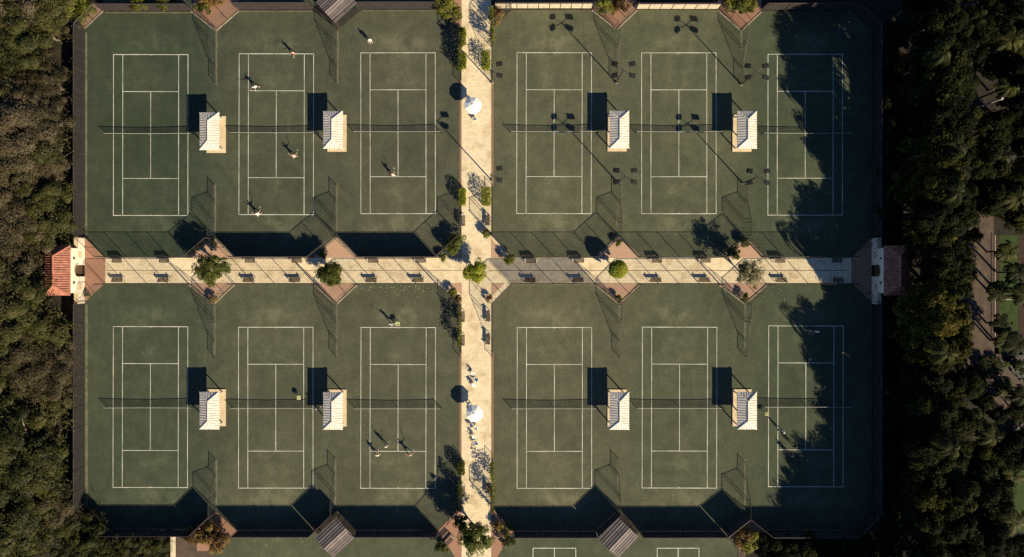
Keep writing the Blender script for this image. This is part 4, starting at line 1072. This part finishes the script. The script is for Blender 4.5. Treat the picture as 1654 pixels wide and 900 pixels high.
single_tree('path_tree', 'large dark green tree at the bottom crossing of the cross path', A(769, 868, 3.8), M['lf_shrub'], 2.1, 1.8, 5.5, 52, 100, 0.6, 0.3, 0.14, 0.15, 0.4, seed=41)

# clipped hedges beside the cross path
def hedge(px, py, w, l, h, label, mat='lf_lime', rz=0.0, n=1500, seed=0):
    rng = np.random.default_rng(seed + 50)
    q = rng.uniform(-1, 1, (n, 3)); ax = rng.integers(0, 3, n); sg = np.sign(rng.uniform(-1, 1, n)); m = rng.uniform(size=n) < 0.7
    for a in range(3): q[(ax == a) & m, a] = sg[(ax == a) & m]
    q += rng.normal(size=q.shape) * 0.09
    bulge = 1 - 0.10 * (q[:, 2] ** 2) + 0.08 * np.sin(q[:, 1] * 5 + seed)
    pts = np.stack([q[:, 0] * w / 2 * bulge, q[:, 1] * l / 2 * bulge, h * 0.52 + q[:, 2] * h * 0.46], 1)
    C, D, B = leaves(rng, pts, 0.19, 0.09, 0.6)
    root = empty('hedge', P(px, py, 0.02), label, 'hedge', 'hedges beside the cross path', rz)
    link('foliage', quads_mesh('hedge_foliage', C, D, B, M[mat]), root)
    mb = MB()
    for i in range(5): mb.tube((0, (i - 2) * l / 5.5, 0), (rng.normal() * .1, (i - 2) * l / 5.5, h * .7), 0.03, 0.015, n=5)
    mb.obj('stems', M['bark'], root)
HG = [(747.5, 62, .95, 2.2, 2.0, 'left edge of the cross path near the top, first from the top'), (748, 101, .95, 1.9, 1.9, 'left edge of the cross path near the top, second from the top'), (785.5, 101, 1.1, 2.4, 2.0, 'right edge of the cross path beside the upper hedges'),
      (747.5, 320, .9, 2.2, 1.9, 'left edge of the cross path above the crossing'), (785.5, 319, 1.2, 2.5, 2.0, 'right edge of the cross path above the crossing'), (745.5, 753, .9, 1.8, 1.9, 'left edge of the cross path near the bottom')]
for k, (x, y, w, l, h, t) in enumerate(HG):
    hedge(x, y, w, l, h, 'bushy hedge, ' + t, 'lf_lime' if k != 5 else 'lf_shrub', seed=k)
# vines on the tall fences beside the cross path
def vine(px, y0, y1, h, label, mat, n, seed):
    rng = np.random.default_rng(seed)
    L = (y1 - y0) * S
    pts = np.stack([rng.normal(size=n) * 0.16, -rng.uniform(0, 1, n) * L, h * rng.uniform(0, 1, n) ** 0.8], 1)
    keep = (np.sin(pts[:, 1] * 2.1 + seed) + np.sin(pts[:, 2] * 2.7 + pts[:, 1]) + rng.normal(size=n) * .6) > -0.5
    C, D, B = leaves(rng, pts[keep], 0.24, 0.12, 0.2)
    o = link('climbing_vine', quads_mesh('climbing_vine', C, D, B, M[mat]), loc=P(px, y0, 0.05))
    tag(o, label, 'vine', 'vines on the fences')
vine(795.2, 20, 76, 2.9, 'leafy vine climbing the fence right of the cross path at the top', 'lf_shrub', 1900, 3)
vine(795.2, 742, 822, 2.7, 'leafy vine climbing the fence right of the cross path at the bottom', 'lf_shrub', 2000, 5)
vine(743.4, 50, 118, 2.4, 'leafy vine climbing the fence left of the cross path at the top', 'lf_shrub', 1800, 8)
vine(743.4, 495, 560, 2.5, 'leafy vine on the fence left of the cross path below the crossing', 'lf_shrub', 1500, 12)
vine(743.4, 774, 818, 2.8, 'thick vine on the fence left of the cross path at the bottom', 'lf_shrub', 1900, 17)

SH = [('yellow', 718, 8, 3.0, 'yellow-green shrub at the top of the cross path by the third court'), ('yellow', 731, 22, 2.4, 'green-yellow shrub in the top right corner of the third upper court'), ('rust', 333, 4, 2.0, 'reddish flowering shrub in the top notch of first and second courts'), ('shrub', 328, 12, 2.0, 'green shrub beside the reddish one in the top left notch'), ('rust', 348, -2, 1.8, 'small red shrub at the very top of the left notch'),
      ('yellow', 975, 8, 2.4, 'yellow shrub in the top notch between fourth and fifth courts'), ('rust', 1004, 8, 2.0, 'red-brown shrub beside the yellow one in the top notch'), ('rust', 990, 14, 1.4, 'small rust shrub below the yellow one in the top notch'), ('yellow', 1192, 10, 2.4, 'yellow-green shrub in the top notch between fifth and sixth courts'), ('yellow', 1210, 8, 2.2, 'second yellow-green shrub in the top notch between fifth and sixth courts'), ('yellow', 1180, 6, 2.2, 'yellow-green shrub on the left of that same notch'),
      ('rust', 803, 24, 1.8, 'dark red shrub at the top left corner of the fourth upper court'), ('rust', 316, 866, 2.5, 'orange-leaved shrub in the bottom notch, left one'), ('rust', 334, 862, 2.7, 'orange-green shrub in the bottom notch, middle one'), ('rust', 354, 872, 2.6, 'orange-brown shrub in the bottom notch, right one'), ('rust', 349, 884, 1.6, 'lowest orange shrub in the bottom notch'),
      ('yellow', 1212, 874, 2.8, 'yellow-orange shrub in the bottom notch between fifth and sixth courts'), ('rust', 1202, 868, 2.7, 'rusty shrub in the bottom notch between fifth and sixth courts'), ('rust', 1222, 868, 1.9, 'small red shrub at right of that bottom notch'), ('shrub', 1207, 886, 1.6, 'green shrub at the lower tip of that bottom notch'),
      ('shrub', 345, 392, 1.3, 'small green shrub at the upper tip of the first path notch'), ('rust', 343, 483, 1.1, 'small rusty shrub at the lower tip of the first path notch'), ('shrub', 999, 391, 1.1, 'small green shrub at the upper tip of the third path notch'), ('shrub', 1000, 482, 1.1, 'small green shrub at the lower tip of the third path notch'),
      ('yellow', 1203, 393, 1.3, 'yellowish shrub at the upper tip of the last path notch'), ('shrub', 1203, 481, 1.2, 'green shrub at the lower tip of the last path notch'), ('shrub', 728, 401, 2.3, 'tall loose shrub at the upper left corner of the crossing'), ('shrub', 739, 390, 2.2, 'second tall shrub at the upper left corner of the crossing'), ('shrub', 716, 415, 1.2, 'low shrub beside the path left of the crossing'),
      ('yellow', 822, 419, 1.5, 'round yellow-green shrub beside the path right of the crossing'), ('yellow', 786, 378, 1.2, 'small yellow shrub at the upper right corner of the crossing'), ('yellow', 731, 472, 1.2, 'yellowish shrub at the lower left corner of the crossing'), ('rust', 740, 483, 1.0, 'small rusty shrub below the yellowish one at the lower left corner'),
      ('rust', 789, 482, 0.9, 'small rust shrub at the lower right corner of the crossing'), ('shrub', 745, 845, 2.2, 'dark shrub at the upper left of the bottom crossing'), ('shrub', 714, 884, 2.0, 'dark shrub at the lower left of the bottom crossing'), ('shrub', 820, 872, 2.0, 'green shrub at the right of the bottom crossing'), ('shrub', 822, 852, 1.4, 'low shrub at the upper right of the bottom crossing'), ('rust', 806, 850, 1.3, 'reddish low shrub at the upper right of the bottom crossing'),
      ('shrub', 1186, 408, 2.0, 'dark shrub left of the last path notch'), ('shrub', 520, 410, 1.3, 'dark low shrub beside the second path notch'), ('shrub', 141, 476, 0.9, 'tiny shrub in the brick corner beside the left gatehouse')]
for k, (key, x, y, h, t) in enumerate(SH):
    cm, tm, h0 = VAR[key][k % 3]
    plant(key, k, A(x, y, h * .6), h / h0, k * 1.1, 'shrub', t, 'shrub')

# stone rings and low white rails in the garden at right
def stone_ring(px, py, r, label):
    root = empty('stone_ring', P(px, py), label, 'stonework')
    rng = np.random.default_rng(int(px)); n = int(2 * math.pi * r / 0.5)
    mb = MB()
    for i in range(n):
        a = 2 * math.pi * i / n
        q = r * (1 + .13 * math.sin(3 * a + px) + rng.uniform(-.05, .05)); mb.box((q * math.cos(a), q * math.sin(a), 0.14), (rng.uniform(.2, .42), rng.uniform(.3, .55), rng.uniform(.24, .36)), a + rng.uniform(-.4, .4))
    mb.obj('rim', M['rock'], root)
    mb = MB()
    for i in range(90):
        a = rng.uniform(0, 6.28); q = r * 0.86 * rng.uniform() ** .5
        mb.box((q * math.cos(a), q * math.sin(a), 0.08), rng.uniform(.15, .5, 3) * np.array([1, 1, .5]), rng.uniform(0, 3))
    mb.obj('stones', M['rock'], root)
stone_ring(1652, 592, 1.8, 'stone-edged planting bed beside the lawn at the far right')
stone_ring(1660, 702, 2.3, 'larger stone-edged planting bed at the far right below the first')
for k, (x, y, h, t) in enumerate(((1645, 588, 1.5, 'low shrub in the upper stone-edged bed'), (1654, 598, 1.3, 'second low shrub in the upper stone-edged bed'), (1650, 700, 1.6, 'low shrub in the lower stone-edged bed'), (1640, 712, 1.8, 'shrub left of the lower stone-edged bed'), (1592, 648, 2.6, 'dark shrub at the lower end of the garden walk'), (1612, 668, 2.8, 'dark shrub where the garden walk turns right'), (1574, 606, 2.8, 'dark shrub on the left of the garden walk'), (1602, 600, 2.2, 'shrub under the palms by the walk'), (1618, 590, 1.6, 'bright shrub at the foot of the lawn'), (1570, 380, 2.8, 'shrub at the top of the garden walk'), (1566, 440, 2.2, 'shrub on the left edge of the walk beside the rail'))):
    plant('shrub' if h < 2.0 else 'darkbush', k, A(x, y, h * .6), h / (1.9 if h < 2.0 else 3.7), k * 1.3, 'garden_shrub', t, 'shrub')
root = empty('garden_rail', P(1605, 380), 'low pale rail along the lawn beside the garden walk', 'rail', 'low garden rails')
MB().beam((0, 0, .35), (0, -165 * S, .35), .06, .06).obj('rail', M['pole_white'], root)
for i in range(6): MB().tube((0, -i * 165 * S / 5, 0), (0, -i * 165 * S / 5, .35), .03, n=6).obj('post', M['pole_white'], root)
root = empty('garden_rail', P(1605.6, 484), 'low pale rail running across the lawn', 'rail', 'low garden rails')
MB().beam((0.06, 0, .35), (60 * S, 0, .35), .06, .06).obj('rail', M['pole_white'], root)
for i in range(1, 4): MB().tube((i * 20 * S, 0, 0), (i * 20 * S, 0, .35), .03, n=6).obj('post', M['pole_white'], root)
# pale garden wall beside bottom-left hedge
o = MB().box((0, 0, 0.5), (0.35, 9.0, 1.0)).obj('garden_wall', M['white_wall'], loc=P(282, 912)); tag(o, 'low cream garden wall beside the hedge at the bottom left', 'wall')

# ------------------------------------------------------------------ tennis balls and baskets
bm = bmesh.new(); bmesh.ops.create_icosphere(bm, subdivisions=2, radius=0.045); BALL = bpy.data.meshes.new('tennis_ball'); bm.to_mesh(BALL); bm.free(); BALL.materials.append(M['ball'])
def ball(px, py, label, group):
    o = link('tennis_ball', BALL, loc=P(px, py, 0.067)); tag(o, label, 'ball', group)
for i in range(44): ball(min(740, max(576, 640 + rg.normal() * 40)) , 461 + abs(rg.normal()) * 9, 'yellow tennis ball lying behind the top baseline of the third lower court', 'balls behind the third lower court')
for i in range(16): ball(410 + rg.uniform(0, 85), 864 + rg.uniform(0, 16), 'yellow tennis ball lying on the court at the bottom edge below second court', 'balls on the bottom court')
for i in range(12): ball(1230 + rg.uniform(0, 40), 461 + rg.uniform(0, 28), 'yellow tennis ball lying in the top left corner of the sixth lower court', 'balls in the sixth lower court')
def hopper(px, py, label, s=1.0):
    root = empty('ball_basket', P(px, py, 0.024), label, 'ball basket', 'ball baskets on the courts')
    mb = MB(); a, b = 0.26 * s, 0.34 * s
    for sx, sy in ((-1, -1), (1, -1), (1, 1), (-1, 1)):
        mb.tube((sx * .22 * s, sy * .22 * s, 0), (sx * a, sy * a, .55), .014, n=5)
    mb.obj('legs', M['steel'], root)
    mb = MB()
    for k in range(4):
        z = .55 + .10 * k; r = a + (b - a) * k / 3
        for i in range(4):
            c = [(-r, -r), (r, -r), (r, r), (-r, r)]; p, q = c[i], c[(i + 1) % 4]
            mb.tube((*p, z), (*q, z), .010, n=5)
    for i in range(9):
        for ax_ in (0, 1):
            for s2 in (-1, 1):
                t = -1 + i / 4; p = (t * a, s2 * a) if ax_ == 0 else (s2 * a, t * a); q = (t * b, s2 * b) if ax_ == 0 else (s2 * b, t * b)
                mb.tube((*p, .55), (*q, .85), .006, n=4)
    mb.obj('basket', M['steel'], root)
    rng = np.random.default_rng(int(px)); mb = MB(); bm = bmesh.new()
    for i in range(130):
        m = Matrix.Translation((rng.uniform(-b, b) * .96, rng.uniform(-b, b) * .96, .74 + rng.uniform(0, .14)))
        bmesh.ops.create_icosphere(bm, subdivisions=1, radius=.05, matrix=m)
    me = bpy.data.meshes.new('ball_heap'); bm.to_mesh(me); bm.free(); me.materials.append(M['ball'])
    o = link('ball_heap', me, root); o['kind'] = 'stuff'
hopper(643.5, 522.5, 'wire basket heaped with balls beside the white-clad player behind a baseline', 0.92)
hopper(485, 641, 'wire basket heaped with balls by the net of the second lower court', 0.85)
hopper(1235.5, 667, 'wire basket of balls by the net post of the sixth lower court', 0.8)

# ------------------------------------------------------------------ people
def person_mesh(pose, seed=0):
    """one continuous skinned body; returns mesh data and the bone list for dressing it"""
    J = {}
    def j(n, x, y, z, r): J[n] = (Vector((x, y, z)), r)
    bend = pose.get('bend', 0.0); st = pose.get('stance', 0.16); crouch = pose.get('crouch', 0.0)
    pz = 0.94 - crouch
    j('pelvis', 0, 0, pz, .135)
    up = Vector((0, math.sin(bend), math.cos(bend)))
    def tor(d, x=0, y=0): return Vector((x, y, pz)) + up * d
    for n, d, r in (('waist', .18, .120), ('chest', .40, .150), ('collar', .52, .085), ('neck', .58, .056)):
        v = tor(d); j(n, v.x, v.y, v.z, r)
    hb = tor(.66); j('jaw', 0, hb.y + .02, hb.z, .078); ht = tor(.76); j('skull', 0, ht.y + .015, ht.z, .098); hc = tor(.82); j('crown', 0, hc.y + .005, hc.z, .070)
    j('nose', 0, ht.y + .125, ht.z - .035, .016)
    for s, n in ((-1, 'l'), (1, 'r')): j('ear' + n, s * .105, ht.y + .01, ht.z - .02, .018)
    for s, n in ((-1, 'l'), (1, 'r')):
        sh = tor(.47); j('sh' + n, s * .185, sh.y, sh.z, .068)
        el, wr = pose['arm' + n]
        e = J['sh' + n][0] + Vector(el) * .29; w = e + Vector(wr) * .25
        j('el' + n, *e, .046); j('wr' + n, *w, .031)
        d = (w - e).normalized(); pm = w + d * .075; j('pa' + n, *pm, .034)
        side = d.cross(Vector((0, 0, 1))); side = side.normalized() if side.length > .05 else Vector((1, 0, 0)); cu = side.cross(d)
        for k, (o, ln) in enumerate(((-.03, .060), (-.010, .075), (.011, .070), (.030, .052))):
            a = pm + side * o + d * .02; b = a + d * ln * .55 + cu * .012; c = b + d * ln * .35 + cu * .03
            j(f'f{k}a{n}', *a, .010); j(f'f{k}b{n}', *b, .009); j(f'f{k}c{n}', *c, .008)
        a = w + d * .03 + side * .032; b = a + side * .03 + d * .03; c = b + d * .03
        j(f'ta{n}', *a, .012); j(f'tb{n}', *b, .010); j(f'tc{n}', *c, .009)
        fw = pose.get('stride', 0.0) * s
        j('hip' + n, s * .095, 0, pz - .06, .105)
        j('kn' + n, s * (.10 + st * .45), fw * .5 + crouch * .55, .49 - crouch * .35, .064)
        j('an' + n, s * (.10 + st), fw, .095, .043); j('toe' + n, s * (.115 + st), fw + .17, .045, .040); j('heel' + n, s * (.10 + st), fw - .05, .045, .036)
    E = [('pelvis', 'waist'), ('waist', 'chest'), ('chest', 'collar'), ('collar', 'neck'), ('neck', 'jaw'), ('jaw', 'skull'), ('skull', 'crown'), ('skull', 'nose'), ('skull', 'earl'), ('skull', 'earr')]
    for n in 'lr':
        E += [('chest', 'sh' + n), ('sh' + n, 'el' + n), ('el' + n, 'wr' + n), ('wr' + n, 'pa' + n), ('pelvis', 'hip' + n), ('hip' + n, 'kn' + n), ('kn' + n, 'an' + n), ('an' + n, 'toe' + n), ('an' + n, 'heel' + n), ('wr' + n, 'ta' + n), ('ta' + n, 'tb' + n), ('tb' + n, 'tc' + n)]
        for k in range(4): E += [('pa' + n, f'f{k}a{n}'), (f'f{k}a{n}', f'f{k}b{n}'), (f'f{k}b{n}', f'f{k}c{n}')]
    names = list(J); ix = {n: i for i, n in enumerate(names)}
    me = bpy.data.meshes.new('skeleton'); me.from_pydata([J[n][0] for n in names], [(ix[a], ix[b]) for a, b in E], [])
    o = bpy.data.objects.new('skeleton', me); COL.objects.link(o)
    sk = o.modifiers.new('skin', 'SKIN'); sk.use_smooth_shade = True
    for i, n in enumerate(names):
        v = me.skin_vertices[0].data[i]; v.radius = (J[n][1],) * 2; v.use_root = (n == 'pelvis')
    o.modifiers.new('sub', 'SUBSURF').levels = 1; o.modifiers['sub'].render_levels = 1
    dg = bpy.context.evaluated_depsgraph_get()
    out = bpy.data.meshes.new_from_object(o.evaluated_get(dg))
    bpy.data.objects.remove(o); bpy.data.meshes.remove(me)
    return out, J, E
def dress(root, me, J, E, skin, shirt, shorts, hair, shoes, longlegs=False, skirt=False):
    me.materials.clear(); me.materials.append(skin); me.materials.append(shoes)
    V = np.array([v.co[:] for v in me.vertices]); Nn = np.array([v.normal[:] for v in me.vertices])
    seg = [(np.array(J[a][0]), np.array(J[b][0]), a, b) for a, b in E]
    F = [tuple(p.vertices) for p in me.polygons]
    Cn = np.array([V[list(f)].mean(0) for f in F])
    best = np.full(len(F), 1e9); lab = np.zeros(len(F), int); tt = np.zeros(len(F))
    for k, (p, q, a, b) in enumerate(seg):
        d = q - p; t = np.clip(((Cn - p) @ d) / max(1e-9, d @ d), 0, 1); ds = np.linalg.norm(Cn - (p + t[:, None] * d), axis=1) / (0.5 * (J[a][1] + J[b][1]))
        m = ds < best; best[m] = ds[m]; lab[m] = k; tt[m] = t[m]
    zone = []
    for i in range(len(F)):
        _, _, a, b = seg[lab[i]]; t = tt[i]
        if (a, b) in (('waist', 'chest'), ('chest', 'collar')) or (a == 'pelvis' and b == 'waist' and t > .35): z = 'shirt'
        elif a == 'chest' and b[:2] == 'sh': z = 'shirt'
        elif a[:2] == 'sh' and t < .6: z = 'shirt'
        elif a == 'pelvis' or b[:3] == 'hip' or (a[:3] == 'hip' and (t < .62 or longlegs)) or (longlegs and a[:2] == 'kn' and t < .9): z = 'shorts'
        elif a[:2] == 'an': z = 'shoe'
        elif a in ('skull', 'jaw') and b in ('crown', 'skull') and (Cn[i][1] < J['skull'][0].y + .045 or Cn[i][2] > J['skull'][0].z + .06): z = 'hair' if (a == 'skull' or Cn[i][1] < J['skull'][0].y - 0.02) else 'skin'
        else: z = 'skin'
        zone.append(z)
    for i, p in enumerate(me.polygons): p.material_index = 1 if zone[i] == 'shoe' else 0
    link('body', me, root)
    for zn, nm, mt, off in (('shirt', 'shirt', shirt, .014), ('shorts', 'shorts', shorts, .016), ('hair', 'hair', hair, .012)):
        fs = [F[i] for i in range(len(F)) if zone[i] == zn]
        if not fs: continue
        used_ = sorted({v for f in fs for v in f}); re = {v: i for i, v in enumerate(used_)}
        m2 = bpy.data.meshes.new(nm); m2.from_pydata([tuple(V[v] + Nn[v] * off) for v in used_], [], [tuple(re[v] for v in f) for f in fs]); m2.materials.append(mt)
        m2.polygons.foreach_set('use_smooth', [True] * len(fs)); link(nm, m2, root)
    sk = J['skull'][0]
    for s in (-1, 1):
        b = bmesh.new(); bmesh.ops.create_icosphere(b, subdivisions=1, radius=.012); em = bpy.data.meshes.new('eye'); b.to_mesh(em); b.free(); em.materials.append(M['eye'])
        link('eye', em, root, loc=(s * .034, sk.y + .092, sk.z - .005))
def racket_mesh():
    mb = MB(); mb.tube((0, 0, -.05), (0, 0, .18), .016, n=6); mb.tube((0, 0, .18), (0, 0, .36), .012, .010, n=6)
    pts = [(.13 * math.sin(2 * math.pi * i / 18), 0, .53 - .17 * math.cos(2 * math.pi * i / 18)) for i in range(18)]
    for i in range(18): mb.tube(pts[i], pts[(i + 1) % 18], .011, n=5)
    for i in range(-5, 6):
        x = i * .022; h = .17 * math.sqrt(max(0, 1 - (x / .13) ** 2)); mb.tube((x, 0, .53 - h), (x, 0, .53 + h), .0025, n=3, m=1)
        z = i * .029; w = .13 * math.sqrt(max(0, 1 - (z / .17) ** 2)); mb.tube((-w, 0, .53 + z), (w, 0, .53 + z), .0025, n=3, m=1)
    return mb.mesh('tennis_racket', [M['racket'], M['tape']])
RK = racket_mesh()
UN = lambda *v: tuple(Vector(v).normalized())
POSES = {'stand': dict(arml=(UN(-.25, .05, -1), UN(-.05, .35, -1)), armr=(UN(.25, .05, -1), UN(.1, .6, -.7)), stance=.06, stride=.0),
         'ready': dict(arml=(UN(-.35, .45, -.9), UN(.45, .85, .1)), armr=(UN(.35, .45, -.9), UN(-.3, .85, .1)), stance=.22, bend=.28, crouch=.10),
         'walk': dict(arml=(UN(-.2, .35, -1), UN(0, .55, -.8)), armr=(UN(.2, -.3, -1), UN(.05, .1, -1)), stance=.03, stride=.26, bend=.06),
         'swing': dict(arml=(UN(-.8, .4, -.2), UN(-.4, .8, .3)), armr=(UN(.9, .25, .05), UN(.75, .6, .35)), stance=.26, stride=.12, bend=.18, crouch=.06),
         'reach': dict(arml=(UN(-.35, .5, .8), UN(-.1, .3, 1)), armr=(UN(.7, -.2, .5), UN(.3, .3, .9)), stance=.14, stride=.16, bend=-.05)}
def person(px, py, face, pose, top, bottom, hairm, label, racket=None, skin='skin_a', shoes='cloth_white', long=False, sc=1.0):
    root = empty('person', P(px, py, 0.022), label, 'person', 'people on the courts', R(face)); root.scale = (sc, sc, sc)
    me, J, E = person_mesh(POSES[pose])
    dress(root, me, J, E, M[skin], M[top], M[bottom], M[hairm], M[shoes], long)
    if racket:
        w, pa = J['wr' + 'r'][0], J['pa' + 'r'][0]; d = (pa - w).normalized()
        up = (d * .35 + Vector((0.25, .5, .75))).normalized() if pose != 'reach' else (d + Vector((0.2, 0, .3))).normalized()
        o = link('tennis_racket', RK)
        q = up.to_track_quat('Z', 'Y').to_matrix().to_4x4()
        mw = Matrix.Translation(P(px, py, .022)) @ Matrix.Rotation(R(face), 4, 'Z') @ Matrix.Scale(sc, 4) @ Matrix.Translation(pa) @ q
        o.matrix_world = mw
        tag(o, racket, 'racket', 'tennis rackets in hand')
person(599.5, 69, 195, 'stand', 'cloth_white', 'cloth_white', 'cap_white', 'person all in white near the top fence of the third upper court')
person(476.5, 89, 180, 'walk', 'cloth_pink', 'cloth_dark', 'hair_dark', 'person in pink top on the top baseline of the second upper court', skin='skin_b', racket='racket held by the person in pink on the top baseline')
person(415.5, 142.5, 200, 'swing', 'cloth_white', 'cloth_white', 'hair_dark', 'person in white stretching near the service line of the second upper court', racket='racket held by the stretching person in white', skin='skin_b')
person(477.5, 254.5, 10, 'swing', 'cloth_pink', 'cloth_white', 'hair_blond', 'person in pink and white below the net of the second upper court', racket='racket held by the person below the second net')
person(420, 347.5, 25, 'swing', 'cloth_white', 'cloth_white', 'hair_blond', 'person in white swinging on the bottom baseline of the second upper court', racket='racket swung by the person on the bottom baseline')
person(636, 284.5, 0, 'ready', 'cloth_pink', 'cloth_white', 'hair_dark', 'person in pale clothes crouching at the service line of the third upper court', racket='racket held by the crouching person at the service line')
person(635.5, 523.5, 180, 'reach', 'cloth_white', 'cloth_white', 'cap_white', 'person in white reaching up behind the baseline beside a ball basket', racket='racket raised by the person beside the ball basket')
person(515.5, 657.5, 150, 'walk', 'cloth_grey', 'cloth_dark', 'cap_white', 'person in grey walking at the edge of a pavilion shadow, second lower court')
person(611, 734, 0, 'ready', 'cloth_yellow', 'cloth_white', 'hair_blond', 'person in pale yellow at left end of the service line, third lower court', racket='racket of the left one of the three players together')
person(625.5, 718.5, 0, 'stand', 'cloth_yellow', 'cloth_white', 'cap_white', 'person in cream standing in the service box, middle of three together', racket='racket of the middle one of the three players together')
person(664, 733, 20, 'swing', 'cloth_pink', 'cloth_grey', 'hair_dark', 'person in pink on the service line, right one of three together', racket='racket of the right one of the three players together', skin='skin_b')
person(1261, 695, 130, 'walk', 'cloth_white', 'cloth_grey', 'cap_white', 'person in white on the singles line of the sixth lower court')
person(1280.5, 718.5, 60, 'stand', 'cloth_dark', 'cloth_dark', 'hair_dark', 'person in black at the edge of the tree shadow above the service line', shoes='cloth_dark', long=True)
person(1274.5, 733, 30, 'stand', 'cloth_dark', 'cloth_dark', 'hair_dark', 'person in black just below the service line of the sixth lower court', shoes='cloth_dark', long=True)
person(1315, 535, 180, 'stand', 'cloth_white', 'cloth_white', 'cap_white', 'person in white in the tree shade just below the sixth lower baseline')
person(1305.5, 533.5, 180, 'ready', 'cloth_grey', 'cloth_grey', 'hair_dark', 'person in grey in the tree shade beside the one in white')

# ------------------------------------------------------------------ light, sky, camera
w = bpy.data.worlds.new('World'); SC.world = w; w.use_nodes = True
nt = w.node_tree
sky = nt.nodes.new('ShaderNodeTexSky'); sky.sky_type = 'NISHITA'; sky.sun_disc = False
sky.sun_elevation = SUN_EL; sky.sun_rotation = SUN_AZ
bg = nt.nodes['Background']; sky.air_density = 0.7; sky.dust_density = 0.1; sky.ozone_density = 6.5
bg.inputs[1].default_value = 0.07
nt.links.new(sky.outputs[0], bg.inputs[0])
sl = bpy.data.lights.new('sun', 'SUN'); sl.energy = 5.0; sl.angle = R(0.5); sl.color = (1.0, 0.86, 0.60)
so = bpy.data.objects.new('sun', sl); COL.objects.link(so); so.location = SUN_DIR * 150
so.rotation_euler = SUN_DIR.to_track_quat('Z', 'Y').to_euler()
cam = bpy.data.cameras.new('camera'); co = bpy.data.objects.new('camera', cam); COL.objects.link(co)
co.location = (0, 0, CAM_H); co.rotation_euler = (0, 0, 0)
cam.sensor_width = 36.0; cam.lens = 36.0 * (CAM_H / S) / 1654.0
cam.clip_start = 0.5; cam.clip_end = 3000
SC.camera = co
SC.view_settings.view_transform = 'Standard'; SC.view_settings.look = 'None'
SC.view_settings.exposure = 0.85; SC.view_settings.gamma = 1.0; SC.view_settings.use_curve_mapping = False
cy = SC.cycles
cy.max_bounces = 5; cy.diffuse_bounces = 3; cy.glossy_bounces = 2; cy.transparent_max_bounces = 24; cy.transmission_bounces = 2
cy.use_denoising = False
